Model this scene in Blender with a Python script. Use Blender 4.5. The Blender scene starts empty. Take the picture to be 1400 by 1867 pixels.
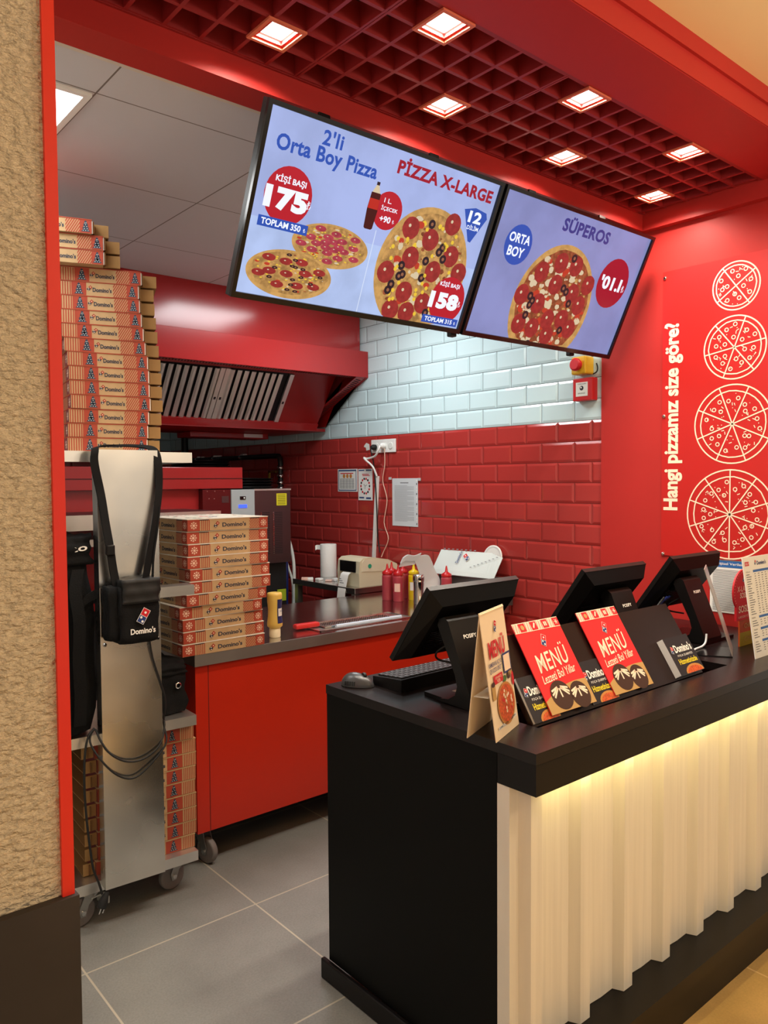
import bpy, bmesh, math, random
from mathutils import Vector, Matrix
random.seed(7)
PI = math.pi
SC = bpy.context.scene
COL = SC.collection

# ------------------------------------------------------------------ camera
cam_d = bpy.data.cameras.new('camera')
cam = bpy.data.objects.new('camera', cam_d); COL.objects.link(cam); SC.camera = cam
F_PX, PITCH, ROLL, YAW, CAM_H = 1417.59, 0.0410448, 0.00692892, 0.7021063, 1.505
fw = Vector((math.sin(YAW)*math.cos(PITCH), math.cos(YAW)*math.cos(PITCH), -math.sin(PITCH)))
rt = Vector((math.cos(YAW), -math.sin(YAW), 0)); dn = fw.cross(rt)
r2 = math.cos(ROLL)*rt + math.sin(ROLL)*dn
d2 = -math.sin(ROLL)*rt + math.cos(ROLL)*dn
cam.matrix_world = Matrix(((r2.x, -d2.x, -fw.x, 0), (r2.y, -d2.y, -fw.y, 0), (r2.z, -d2.z, -fw.z, CAM_H), (0, 0, 0, 1)))
cam_d.sensor_fit = 'VERTICAL'; cam_d.sensor_height = 36.0; cam_d.lens = F_PX/1867*36.0
cam_d.clip_start = 0.02

# ------------------------------------------------------------------ world, exposure
W = bpy.data.worlds.new('world'); SC.world = W; W.use_nodes = True
W.node_tree.nodes['Background'].inputs[0].default_value = (1.0, 0.89, 0.77, 1)
W.node_tree.nodes['Background'].inputs[1].default_value = 0.60
SC.view_settings.view_transform = 'Standard'; SC.view_settings.look = 'None'
SC.view_settings.gamma = 1.0; SC.view_settings.use_curve_mapping = False
SC.view_settings.exposure = 0.0

def area(name, loc, sx, sy, power, color=(1, 1, 1), rot=(0, 0, 0), spread=PI):
    l = bpy.data.lights.new(name, 'AREA'); l.shape = 'RECTANGLE'; l.size = sx; l.size_y = sy
    l.energy = power; l.color = color; l.spread = spread
    o = bpy.data.objects.new(name, l); o.location = loc; o.rotation_euler = rot; COL.objects.link(o)
    o.visible_camera = False
    return o
# kitchen ceiling panels (each sits just under its panel), spare ones deeper in
KIT = (0.93, 0.98, 1.0)
area('kitchen_panel_light', (0.52, 2.54, 2.585), .58, .58, 5, KIT)
area('kitchen_panel_light', (2.39, 3.165, 2.585), .58, .58, 15, KIT)
# unseen point lights added to brighten the mall ceiling and counter front
MALL = (1.0, 0.83, 0.62)
for x, y, z, p in ((-0.9, -0.6, 2.4, 8), (1.7, -0.9, 2.4, 24), (2.25, 0.0, 2.4, 26)):
    l = bpy.data.lights.new('mall_fill_light', 'POINT'); l.energy = p; l.color = MALL; l.shadow_soft_size = .14
    o = bpy.data.objects.new('mall_fill_light', l); o.location = (x, y, z); COL.objects.link(o)

# ------------------------------------------------------------------ materials
def lin(c):
    return tuple(((v/255)/12.92 if v/255 <= .04045 else ((v/255+.055)/1.055)**2.4) for v in c)
MATS = {}
def mat(name, rgb, rough=.5, metal=0.0, emit=0.0, noise=0.0, nscale=8.0, bump=0.0, bscale=40.0, spec=.5, coat=0.0, alpha=1.0, trans=0.0, stretch=None, rough_noise=0.0, bdist=.01):
    if name in MATS: return MATS[name]
    m = bpy.data.materials.new(name); m.use_nodes = True; nt = m.node_tree
    b = nt.nodes['Principled BSDF']; c = lin(rgb)
    b.inputs['Base Color'].default_value = (*c, 1); b.inputs['Roughness'].default_value = rough
    b.inputs['Metallic'].default_value = metal; b.inputs['Specular IOR Level'].default_value = spec
    b.inputs['Coat Weight'].default_value = coat; b.inputs['Alpha'].default_value = alpha
    b.inputs['Transmission Weight'].default_value = trans
    if emit:
        b.inputs['Emission Color'].default_value = (*c, 1); b.inputs['Emission Strength'].default_value = emit
    tc = None
    def coords(sc):
        nonlocal tc
        if tc is None: tc = nt.nodes.new('ShaderNodeTexCoord')
        mp = nt.nodes.new('ShaderNodeMapping'); nt.links.new(tc.outputs['Object'], mp.inputs[0])
        if stretch: mp.inputs['Scale'].default_value = stretch
        n = nt.nodes.new('ShaderNodeTexNoise'); n.inputs['Scale'].default_value = sc; n.inputs['Detail'].default_value = 5
        nt.links.new(mp.outputs[0], n.inputs['Vector']); return n
    if noise:
        n = coords(nscale); r = nt.nodes.new('ShaderNodeMapRange')
        r.inputs[1].default_value = .3; r.inputs[2].default_value = .7
        r.inputs[3].default_value = 1-noise; r.inputs[4].default_value = 1+noise; r.interpolation_type = 'SMOOTHSTEP'
        if metal: n.inputs['Detail'].default_value = 2.5
        nt.links.new(n.outputs[0], r.inputs[0])
        mx = nt.nodes.new('ShaderNodeVectorMath'); mx.operation = 'SCALE'
        mx.inputs[0].default_value = c; nt.links.new(r.outputs[0], mx.inputs['Scale'])
        nt.links.new(mx.outputs[0], b.inputs['Base Color'])
        if emit: nt.links.new(mx.outputs[0], b.inputs['Emission Color'])
    if rough_noise:
        n = coords(nscale*.6); r = nt.nodes.new('ShaderNodeMapRange')
        r.interpolation_type = 'SMOOTHSTEP'; n.inputs['Detail'].default_value = 3; r.inputs[1].default_value = .3; r.inputs[2].default_value = .7
        r.inputs[3].default_value = max(.02, rough-rough_noise); r.inputs[4].default_value = rough+rough_noise
        nt.links.new(n.outputs[0], r.inputs[0]); nt.links.new(r.outputs[0], b.inputs['Roughness'])
    if bump:
        n = coords(bscale); bp = nt.nodes.new('ShaderNodeBump'); bp.inputs['Strength'].default_value = bump
        bp.inputs['Distance'].default_value = bdist
        nt.links.new(n.outputs[0], bp.inputs['Height']); nt.links.new(bp.outputs[0], b.inputs['Normal'])
    MATS[name] = m; return m

def grid_mat(name, rgb, line, sx, sy, x0, y0, w, rough=.5, noise=.1, nscale=6, noise2=0.0, spec=.4):
    """flat tiles in world XY with thin joints"""
    m = bpy.data.materials.new(name); m.use_nodes = True; nt = m.node_tree; b = nt.nodes['Principled BSDF']
    b.inputs['Roughness'].default_value = rough; b.inputs['Specular IOR Level'].default_value = spec
    g = nt.nodes.new('ShaderNodeNewGeometry'); s = nt.nodes.new('ShaderNodeSeparateXYZ'); nt.links.new(g.outputs['Position'], s.inputs[0])
    def M(op, a, bb):
        n = nt.nodes.new('ShaderNodeMath'); n.operation = op
        for i, v in enumerate((a, bb)):
            if v is None: continue
            if isinstance(v, (int, float)): n.inputs[i].default_value = v
            else: nt.links.new(v, n.inputs[i])
        return n.outputs[0]
    def axis(o, s0, p0):
        t = M('DIVIDE', M('SUBTRACT', o, p0-50*s0), s0); f = M('FRACT', t, None)
        d = M('ABSOLUTE', M('SUBTRACT', f, .5), None); return M('GREATER_THAN', d, .5-w/s0/2)
    msk = M('MAXIMUM', axis(s.outputs[0], sx, x0), axis(s.outputs[1], sy, y0))
    n = nt.nodes.new('ShaderNodeTexNoise'); n.inputs['Scale'].default_value = nscale; n.inputs['Detail'].default_value = 6
    nt.links.new(g.outputs['Position'], n.inputs['Vector'])
    r = nt.nodes.new('ShaderNodeMapRange'); r.inputs[1].default_value = .3; r.inputs[2].default_value = .7
    r.inputs[3].default_value = 1-noise; r.inputs[4].default_value = 1+noise; nt.links.new(n.outputs[0], r.inputs[0])
    fac = r.outputs[0]
    if noise2:
        n2 = nt.nodes.new('ShaderNodeTexNoise'); n2.inputs['Scale'].default_value = 160; n2.inputs['Detail'].default_value = 3
        nt.links.new(g.outputs['Position'], n2.inputs['Vector'])
        r2_ = nt.nodes.new('ShaderNodeMapRange'); r2_.inputs[1].default_value = .3; r2_.inputs[2].default_value = .7
        r2_.inputs[3].default_value = 1-noise2; r2_.inputs[4].default_value = 1+noise2; nt.links.new(n2.outputs[0], r2_.inputs[0])
        fac = M('MULTIPLY', fac, r2_.outputs[0])
    sc = nt.nodes.new('ShaderNodeVectorMath'); sc.operation = 'SCALE'; sc.inputs[0].default_value = lin(rgb); nt.links.new(fac, sc.inputs['Scale'])
    mx = nt.nodes.new('ShaderNodeMix'); mx.data_type = 'RGBA'; nt.links.new(msk, mx.inputs[0]); nt.links.new(sc.outputs[0], mx.inputs[6])
    mx.inputs[7].default_value = (*lin(line), 1); nt.links.new(mx.outputs[2], b.inputs['Base Color'])
    MATS[name] = m; return m

RED = mat('red_paint', (178, 44, 40), .48, spec=.25, noise=.03, nscale=3)
RED_D = mat('red_laminate', (196, 42, 18), .38)
RED_G = mat('red_gloss', (170, 42, 42), .17, spec=.5)
RED_GRID = mat('red_grid_paint', (150, 36, 38), .45)
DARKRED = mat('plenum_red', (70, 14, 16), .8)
BLACK = mat('black_laminate', (19, 16, 16), .34, noise=.08, spec=.22)
BLACKP = mat('black_plastic', (15, 13, 13), .36, spec=.3)
BLACKG = mat('black_gloss', (14, 14, 15), .18)
BLACKF = mat('black_fabric', (11, 11, 12), .8, bump=.25, bscale=220, spec=.25)
RUBBER = mat('black_rubber', (18, 18, 18), .6)
GREYW = mat('grey_rubber', (120, 112, 108), .6)
STEEL = mat('stainless', (228, 226, 221), .38, 1.0, noise=.06, nscale=5, stretch=(1, 1, .25), rough_noise=.07)
STEEL_B = mat('brushed_stainless', (224, 221, 214), .30, 1.0, noise=.12, nscale=4, rough_noise=.1, spec=.5)
STEEL_T = mat('table_stainless', (196, 193, 190), .17, 1.0, noise=.05, nscale=6)
STEEL_DK = mat('tinted_stainless', (112, 92, 94), .38, 1.0)  # purplish tint paints in the red mirrored by the oven's steel end
CHROME = mat('chrome', (215, 215, 215), .12, 1.0)
ZINC = mat('zinc_plate', (170, 170, 166), .35, .9)
WHITE = mat('white_plastic', (236, 236, 232), .4)
PAPER = mat('white_paper', (236, 236, 232), .7)
OFFW = mat('offwhite', (222, 224, 218), .6)
CREAM = mat('cream_panel', (234, 228, 216), .38, noise=.05, nscale=10, stretch=(6, 1, .15))
CREAMC = mat('cream_card', (246, 224, 190), .6)
BEIGE = mat('printer_beige', (206, 198, 170), .45)
KRAFT = mat('kraft_card', (188, 154, 110), .75, noise=.05, nscale=30)
KRAFT_D = mat('kraft_flap', (160, 122, 72), .8)
KRAFT_IN = mat('kraft_inner', (120, 84, 46), .85)  # darker kraft for the inner pieces of the side flaps
BROWNRED = mat('print_brown_red', (166, 62, 38), .7)
NAVY = mat('print_navy', (44, 52, 66), .7)
TREE = mat('print_tree', (38, 60, 78), .7)
P_RED = mat('print_red', (205, 24, 36), .55)
P_BLUE = mat('print_blue', (28, 56, 118), .55)
P_WHITE = mat('print_white', (244, 240, 232), .6)
P_BLACK = mat('print_black', (30, 24, 30), .5)
P_CREAM = mat('print_cream', (252, 226, 198), .6)
P_GREY = mat('print_grey', (120, 122, 126), .7)
P_YEL = mat('print_yellow', (240, 214, 40), .6)
P_PINK = mat('print_pale_pink', (240, 196, 180), .6)
P_CHOC = mat('print_chocolate', (64, 34, 20), .5)
P_TAN = mat('print_tan', (190, 150, 88), .6)
P_PIZZA = mat('print_pizza', (200, 84, 34), .6, noise=.3, nscale=160)
P_CRUST = mat('print_crust', (196, 130, 60), .6)
P_GREEN = mat('print_green', (70, 110, 50), .6)
LIDWHITE = mat('lid_white', (230, 222, 206), .7)
RED_TILE = mat('red_tile', (172, 56, 52), .12, spec=.6)
WHITE_TILE = mat('white_tile', (204, 228, 232), .1, spec=.5)
GROUT_D = mat('dark_grout', (40, 44, 46), .9)
GROUT_R = mat('red_grout', (112, 30, 24), .9)
STUCCO = mat('stucco', (242, 226, 198), .9, noise=.16, nscale=80, bump=1.0, bscale=75, bdist=.03, stretch=(1, 1, 1.8))
BASEST = mat('dark_base', (50, 44, 42), .7, noise=.2, nscale=5)
BEIGEC = mat('mall_ceiling', (250, 226, 170), .8)
SOS_R = mat('ketchup_red', (186, 22, 28), .3)
SOS_B = mat('ketchup_body', (172, 58, 70), .35)
YEL = mat('mustard_yellow', (240, 206, 20), .35)
MAYO = mat('mayo_yellow', (226, 188, 92), .35)
CLEAR = mat('clear_acrylic', (235, 238, 240), .05, trans=1.0)
ACR = mat('acrylic_edge', (170, 165, 160), .25)
FILM = mat('plastic_film', (220, 222, 224), .35, alpha=.72)
HOODIN = mat('hood_inner_red', (150, 16, 14), .35)
SOLID_Y = mat('estop_yellow', (222, 176, 40), .4)
LAMP = mat('lamp_glow', (255, 246, 228), .5, emit=14)
PANELG = mat('panel_glow', (255, 255, 252), .5, emit=5)
LED = mat('led_strip', (255, 224, 120), .5, emit=8)
GREY_CTRL = mat('control_grey', (178, 184, 184), .4)
BLUELCD = mat('lcd_blue', (60, 90, 255), .4, emit=1.2)
LABEL_Y = mat('label_yellow', (226, 214, 36), .5)
BRASS = mat('brass', (190, 150, 70), .3, 1.0)
BLUEH = mat('blue_hose', (24, 40, 110), .4)
FLOORK = grid_mat('kitchen_floor', (126, 125, 120), (176, 166, 148), .598, .603, 1.393, 1.766, .006, rough=.42, noise=.12, nscale=4, noise2=.10)
FLOORM = grid_mat('mall_floor', (202, 170, 112), (226, 200, 150), .6, .6, .55, .86, .006, rough=.35, noise=.16, nscale=6, noise2=.06)
CEILK = grid_mat('kitchen_ceiling', (206, 206, 210), (120, 112, 108), .6233, .6233, .835, 2.235, .005, rough=.7, noise=.02, nscale=2)
def em(name, rgb, s=1.0, noise=0, ns=6):
    return mat('screen_'+name, tuple(rgb), .3, emit=s, noise=noise, nscale=ns, spec=.2)
def screen_mats():
    # lit pixels: black base, emission carries the picture
    for k, m in MATS.items():
        if k.startswith('screen_'):
            b = m.node_tree.nodes['Principled BSDF']
            for l in list(m.node_tree.links):
                if l.to_socket == b.inputs['Base Color']: m.node_tree.links.remove(l)
            b.inputs['Base Color'].default_value = (.004, .004, .004, 1)
E_BG = em('background', (168, 182, 232), .95, .10, 5)
E_BG2 = em('background_dim', (146, 152, 208), .85, .10, 5)
E_TBL = em('table', (176, 194, 236), 1.0, .10, 9)
E_RED = em('red', (186, 28, 44)); E_BLUE = em('blue', (44, 82, 178)); E_WHITE = em('white', (236, 240, 255), 1.1)
E_DRED = em('dark_red', (160, 22, 44)); E_NAVY = em('navy', (54, 58, 132))
E_CRUST = em('crust', (206, 158, 92), .9, .18, 40); E_CHEESE = em('cheese', (196, 148, 86), .85, .35, 55)
E_CHEESE2 = em('cheese_dark', (160, 84, 52), .8, .35, 60); E_PEP = em('pepperoni', (160, 48, 46), .9, .15, 60)
E_PEP2 = em('pepperoni_pink', (178, 62, 78), .9, .2, 60); E_OLIVE = em('olive', (44, 28, 36)); E_OLIN = em('olive_hole', (150, 96, 70))
E_CORN = em('corn', (236, 196, 60)); E_COLA = em('cola', (70, 14, 16)); E_LABEL = em('cola_label', (190, 40, 30)); E_CHW = em('cheese_white', (226, 206, 170), .9)
E_TOM = em('tomato', (190, 60, 40)); E_LINE = em('line', (214, 226, 250))

# ------------------------------------------------------------------ mesh builder
TXT = {}
def text_poly(s, off=0.0, shear=0.0, space=1.0):
    k = (s, off, shear, space)
    if k in TXT: return TXT[k]
    c = bpy.data.curves.new('t', 'FONT'); c.body = s; c.size = 1; c.offset = off; c.shear = shear
    c.resolution_u = 3; c.fill_mode = 'FRONT'; c.space_character = space
    o = bpy.data.objects.new('t', c); COL.objects.link(o)
    dg = bpy.context.evaluated_depsgraph_get(); dg.update()
    me = bpy.data.meshes.new_from_object(o.evaluated_get(dg))
    vs = [(v.co.x, v.co.y) for v in me.vertices]; fs = [tuple(p.vertices) for p in me.polygons]
    flip = any(p.normal.z < 0 for p in me.polygons)
    if flip: fs = [f[::-1] for f in fs]
    bpy.data.objects.remove(o); bpy.data.curves.remove(c); bpy.data.meshes.remove(me)
    x0 = min(v[0] for v in vs); x1 = max(v[0] for v in vs); y0 = min(v[1] for v in vs); y1 = max(v[1] for v in vs)
    vs = [((x-(x0+x1)/2)/(x1-x0), (y-(y0+y1)/2)/(y1-y0)) for x, y in vs]
    TXT[k] = (vs, fs, (x1-x0)/(y1-y0)); return TXT[k]

class MB:
    def __init__(s): s.v = []; s.f = []; s.mi = []; s.m = []; s.sm = []
    def mid(s, m):
        if m not in s.m: s.m.append(m)
        return s.m.index(m)
    def add(s, vs, fs, m, smooth=False):
        b = len(s.v); s.v += [tuple(v) for v in vs]; i = s.mid(m)
        for f in fs: s.f.append(tuple(b+k for k in f)); s.mi.append(i); s.sm.append(smooth)
        return s
    def box(s, x0, x1, y0, y1, z0, z1, m, bev=0.0, M=None):
        if x0 > x1: x0, x1 = x1, x0
        if y0 > y1: y0, y1 = y1, y0
        if z0 > z1: z0, z1 = z1, z0
        if bev:
            bm = bmesh.new(); bmesh.ops.create_cube(bm, size=1)
            for v in bm.verts: v.co = Vector(((x0+x1)/2+v.co.x*(x1-x0), (y0+y1)/2+v.co.y*(y1-y0), (z0+z1)/2+v.co.z*(z1-z0)))
            bmesh.ops.bevel(bm, geom=list(bm.edges), offset=bev, segments=2, profile=.5, affect='EDGES')
            bm.verts.index_update(); vs = [v.co.copy() for v in bm.verts]; fs = [tuple(v.index for v in f.verts) for f in bm.faces]; bm.free()
        else:
            vs = [Vector(p) for p in ((x0,y0,z0),(x1,y0,z0),(x1,y1,z0),(x0,y1,z0),(x0,y0,z1),(x1,y0,z1),(x1,y1,z1),(x0,y1,z1))]
            fs = [(3,2,1,0),(4,5,6,7),(0,1,5,4),(1,2,6,5),(2,3,7,6),(3,0,4,7)]
        if M: vs = [M @ v for v in vs]
        return s.add(vs, fs, m)
    def poly(s, pts, m): return s.add(pts, [tuple(range(len(pts)))], m)
    def prism(s, pts, ext, m, smooth=False):
        """closed outline of 3D points extruded by vector ext"""
        n = len(pts); e = Vector(ext); a = [Vector(p) for p in pts]; nn = Vector((0, 0, 0))
        for i in range(n): nn += a[i].cross(a[(i+1) % n])
        if nn.dot(e) > 0: a = a[::-1]
        vs = a+[p+e for p in a]
        fs = [tuple(range(n)), tuple(range(2*n-1, n-1, -1))]
        s.add(vs, fs, m)
        s.add(vs, [((i+1) % n, i, n+i, n+(i+1) % n) for i in range(n)], m, smooth)
        return s
    def lathe(s, prof, c, m, seg=24, axis='z', smooth=True, M=None):
        """prof: (r, h) pairs; open profile closed with caps"""
        vs = []; n = len(prof)
        for r, h in prof:
            for k in range(seg):
                a = 2*PI*k/seg; p = Vector((r*math.cos(a), r*math.sin(a), h))
                if axis == 'x': p = Vector((p.z, p.x, p.y))
                elif axis == 'y': p = Vector((p.y, p.z, p.x))
                if M: p = M @ p
                vs.append(p+Vector(c))
        fs = [(i*seg+k, i*seg+(k+1) % seg, (i+1)*seg+(k+1) % seg, (i+1)*seg+k) for i in range(n-1) for k in range(seg)]
        s.add(vs, fs, m, smooth)
        s.add(vs[:seg], [tuple(range(seg-1, -1, -1))], m); s.add(vs[-seg:], [tuple(range(seg))], m)
        return s
    def tube(s, pts, r, m, seg=8, closed=False, sub=0):
        P = [Vector(p) for p in pts]
        if sub:
            Q = []; n = len(P)
            g = lambda i: P[i % n] if closed else P[max(0, min(n-1, i))]
            for i in range(n if closed else n-1):
                p0, p1, p2, p3 = g(i-1), g(i), g(i+1), g(i+2)
                for t in range(sub):
                    u = t/sub; Q.append(.5*((2*p1)+(p2-p0)*u+(2*p0-5*p1+4*p2-p3)*u*u+(3*p1-p0-3*p2+p3)*u**3))
            if not closed: Q.append(P[-1])
            P = Q
        n = len(P); vs = []; up = None
        for i in range(n):
            a = P[(i-1) % n] if closed or i > 0 else P[i]; b = P[(i+1) % n] if closed or i < n-1 else P[i]
            t = (b-a).normalized()
            if up is None: up = Vector((0, 0, 1)) if abs(t.z) < .9 else Vector((1, 0, 0))
            x = up.cross(t)
            if x.length < 1e-4: x = Vector((1, 0, 0)).cross(t)
            x.normalize(); y = t.cross(x); up = y
            for k in range(seg): vs.append(P[i]+r*(math.cos(2*PI*k/seg)*x+math.sin(2*PI*k/seg)*y))
        fs = [(i*seg+k, i*seg+(k+1) % seg, ((i+1) % n)*seg+(k+1) % seg, ((i+1) % n)*seg+k) for i in range(n if closed else n-1) for k in range(seg)]
        s.add(vs, fs, m, True)
        if not closed:
            s.add(vs[:seg], [tuple(range(seg-1, -1, -1))], m); s.add(vs[-seg:], [tuple(range(seg))], m)
        return s
    def strip(s, pts, wvec, th, m, sub=4):
        """a flat band following pts, width vector wvec, thickness th"""
        P = [Vector(p) for p in pts]; Q = []; n = len(P)
        g = lambda i: P[max(0, min(n-1, i))]
        for i in range(n-1):
            p0, p1, p2, p3 = g(i-1), g(i), g(i+1), g(i+2)
            for t in range(sub):
                u = t/sub; Q.append(.5*((2*p1)+(p2-p0)*u+(2*p0-5*p1+4*p2-p3)*u*u+(3*p1-p0-3*p2+p3)*u**3))
        Q.append(P[-1]); w = Vector(wvec)/2; vs = []; n = len(Q)
        for i in range(n):
            t = (Q[min(n-1, i+1)]-Q[max(0, i-1)]).normalized(); nn = t.cross(w).normalized()*th/2
            vs += [Q[i]-w-nn, Q[i]+w-nn, Q[i]+w+nn, Q[i]-w+nn]
        fs = [(i*4+k, i*4+(k+1) % 4, i*4+4+(k+1) % 4, i*4+4+k) for i in range(n-1) for k in range(4)]
        fs += [(3, 2, 1, 0), (n*4-4, n*4-3, n*4-2, n*4-1)]
        return s.add(vs, fs, m)
    def build(s, name, parent=None, world=True):
        vs = [Vector(v) for v in s.v]
        if parent is not None and world:
            inv = world_m(parent).inverted(); vs = [inv @ v for v in vs]
        me = bpy.data.meshes.new(name); me.from_pydata(vs, [], s.f)
        for m in s.m: me.materials.append(m)
        me.polygons.foreach_set('material_index', s.mi); me.polygons.foreach_set('use_smooth', s.sm)
        me.update()
        o = bpy.data.objects.new(name, me); COL.objects.link(o)
        if parent is not None: o.parent = parent
        return o

def world_m(o):
    m = Matrix.Translation(o.location) @ o.rotation_euler.to_matrix().to_4x4()
    return (world_m(o.parent) @ m) if o.parent else m

class Art:
    """flat coloured shapes laid on a plane: origin, unit axes ex (right), ey (up)"""
    def __init__(s, mb, o, ex, ey, lift=.0006, step=.00035):
        s.mb = mb; s.o = Vector(o); s.ex = Vector(ex).normalized(); s.ey = Vector(ey).normalized()
        s.n = s.ex.cross(s.ey); s.lift = lift; s.step = step
    def P(s, u, v, L): return s.o+s.ex*u+s.ey*v+s.n*(s.lift+s.step*L)
    def poly(s, pts, m, L=0):
        a = sum(pts[i][0]*pts[(i+1) % len(pts)][1]-pts[(i+1) % len(pts)][0]*pts[i][1] for i in range(len(pts)))
        if a < 0: pts = pts[::-1]
        s.mb.poly([s.P(u, v, L) for u, v in pts], m)
    def rect(s, u0, u1, v0, v1, m, L=0): s.poly([(u0, v0), (u1, v0), (u1, v1), (u0, v1)], m, L)
    def disc(s, cx, cy, rx, m, L=0, ry=None, seg=28, a0=0, jit=0):
        ry = rx if ry is None else ry
        s.poly([(cx+rx*(1+random.uniform(-jit, jit))*math.cos(a0+2*PI*k/seg), cy+ry*(1+random.uniform(-jit, jit))*math.sin(a0+2*PI*k/seg)) for k in range(seg)], m, L)
    def ring(s, cx, cy, r, w, m, L=0, seg=40, jit=0):
        rr = [r*(1+random.uniform(-jit, jit)) for _ in range(seg)]
        vs = []
        for k in range(seg):
            a = 2*PI*k/seg
            for q in (rr[k]-w/2, rr[k]+w/2): vs.append(s.P(cx+q*math.cos(a), cy+q*math.sin(a), L))
        s.mb.add(vs, [(2*k, 2*k+1, 2*((k+1) % seg)+1, 2*((k+1) % seg)) for k in range(seg)], m)
    def line(s, u0, v0, u1, v1, w, m, L=0):
        d = math.hypot(u1-u0, v1-v0) or 1; nx, ny = -(v1-v0)/d*w/2, (u1-u0)/d*w/2
        s.poly([(u0+nx, v0+ny), (u0-nx, v0-ny), (u1-nx, v1-ny), (u1+nx, v1+ny)], m, L)
    def text(s, t, cx, cy, w, h, m, L=1, bold=.0, rot=0.0, shear=0.0, space=1.0):
        vs, fs, asp = text_poly(t, bold, shear, space)
        if w is None: w = h*asp
        if h is None: h = w/asp
        c, q = math.cos(rot), math.sin(rot)
        s.mb.add([s.P(cx+x*w*c-y*h*q, cy+x*w*q+y*h*c, L) for x, y in vs], fs, m)
    def logo(s, cx, cy, size, rot, L=1, red=P_RED, blue=P_BLUE, white=P_WHITE, edge=True):
        """two-tile domino: upper tile one pip, lower tile two pips"""
        c, q = math.cos(rot), math.sin(rot)
        R = lambda x, y: (cx+size*(x*c-y*q), cy+size*(x*q+y*c))
        if edge: s.poly([R(-.56, -1.06), R(.56, -1.06), R(.56, 1.06), R(-.56, 1.06)], white, L)
        s.poly([R(-.5, .04), R(.5, .04), R(.5, 1), R(-.5, 1)], red, L+1)
        s.poly([R(-.5, -1), R(.5, -1), R(.5, -.04), R(-.5, -.04)], blue, L+1)
        for x, y in ((0, .52), (-.22, -.3), (.22, -.72)):
            u, v = R(x, y); s.disc(u, v, size*.17, white, L+2, seg=12)

def thing(name, label, cat, loc=(0, 0, 0), rotz=0.0, group=None):
    o = bpy.data.objects.new(name, None); COL.objects.link(o); o.empty_display_size = .05
    o.location = loc; o.rotation_euler = (0, 0, rotz); o['label'] = label; o['category'] = cat
    if group: o['group'] = group
    return o
def tag(o, label, cat, group=None):
    o['label'] = label; o['category'] = cat
    if group: o['group'] = group
    return o
def struct(mb, name):
    o = mb.build(name); o['kind'] = 'structure'; return o
def dup(root, loc, rotz, label, group=None):
    r = root.copy(); COL.objects.link(r); r.location = loc; r.rotation_euler = (0, 0, rotz); r['label'] = label
    if group: r['group'] = group
    for ch in list(root.children):
        c = ch.copy(); COL.objects.link(c); c.parent = r
        for g in ch.children:
            d = g.copy(); COL.objects.link(d); d.parent = c
    return r
def rotz(a, c=(0, 0, 0)): return Matrix.Translation(c) @ Matrix.Rotation(a, 4, 'Z') @ Matrix.Translation(-Vector(c))

XW = 3.165     # tiled wall
# =================================================================== SETTING
m = MB(); m.box(-1.2, 3.4, 1.075, 7.0, -.05, 0, FLOORK); struct(m, 'floor')
m = MB(); m.box(-3.5, 5.5, -4, 1.0745, -.05, 0, FLOORM); struct(m, 'floor')

def tile_wall(mb, o, ex, ez, n, u0, u1, z0, z1, zb, uoff):
    """bevelled 20 x 10 cm tiles in running bond; o origin on the wall face"""
    o = Vector(o); ex = Vector(ex); ez = Vector(ez); n = Vector(n)
    P = lambda u, z, d: o+ex*u+ez*z+n*d
    for za, zc, mg in ((z0, zb, GROUT_R), (zb, z1, GROUT_D)):
        mb.add([P(u0, za, 0), P(u1, za, 0), P(u1, zc, 0), P(u0, zc, 0)], [(0, 1, 2, 3)], mg)
    k0 = math.floor((z0-zb)/.1); k1 = math.ceil((z1-zb)/.1)
    for k in range(k0, k1):
        za = max(z0, zb+k*.1); zc = min(z1, zb+(k+1)*.1)
        if zc-za < .01: continue
        mt = WHITE_TILE if k >= 0 else RED_TILE
        off = uoff+(.1 if k % 2 else 0)
        j0 = math.floor((u0-off)/.2); j1 = math.ceil((u1-off)/.2)
        for j in range(j0, j1):
            ua = max(u0, off+j*.2); ub = min(u1, off+(j+1)*.2)
            if ub-ua < .008: continue
            g = .0012; b = min(.012, (ub-ua)/3, (zc-za)/3)
            ba = b if ua > off+j*.2-1e-6 else 0; bb = b if ub < u1-1e-6 or abs(ub-(off+(j+1)*.2)) < 1e-6 else 0
            q = [P(ua+g, za+g, .001), P(ub-g, za+g, .001), P(ub-g, zc-g, .001), P(ua+g, zc-g, .001),
                 P(ua+g+ba, za+g+b, .005), P(ub-g-bb, za+g+b, .005), P(ub-g-bb, zc-g-b, .005), P(ua+g+ba, zc-g-b, .005)]
            mb.add(q, [(4, 5, 6, 7), (0, 1, 5, 4), (1, 2, 6, 5), (2, 3, 7, 6), (3, 0, 4, 7)], mt)
m = MB(); m.box(XW, XW+.12, 2.14, 6.95, 0, 2.75, GROUT_D)
tile_wall(m, (XW-.0005, 0, 0), (0, -1, 0), (0, 0, 1), (-1, 0, 0), -6.8, -2.14, 0, 2.6, 1.785, -2.298)
struct(m, 'wall_right')
m = MB(); m.box(0.2, XW, 6.8, 6.95, 0, 2.75, GROUT_D)
tile_wall(m, (0, 6.7995, 0), (1, 0, 0), (0, 0, 1), (0, -1, 0), 1.6, XW, 1.2, 2.6, 1.785, 0.065)
struct(m, 'wall_back')
m = MB(); m.box(.16, .28, 1.3, 6.95, 0, 2.75, OFFW); struct(m, 'wall_inner')
# red clad wall that carries the poster
m = MB(); m.box(3.15, 3.29, 1.08, 2.139, 0, 2.75, RED); struct(m, 'wall_front')
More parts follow.
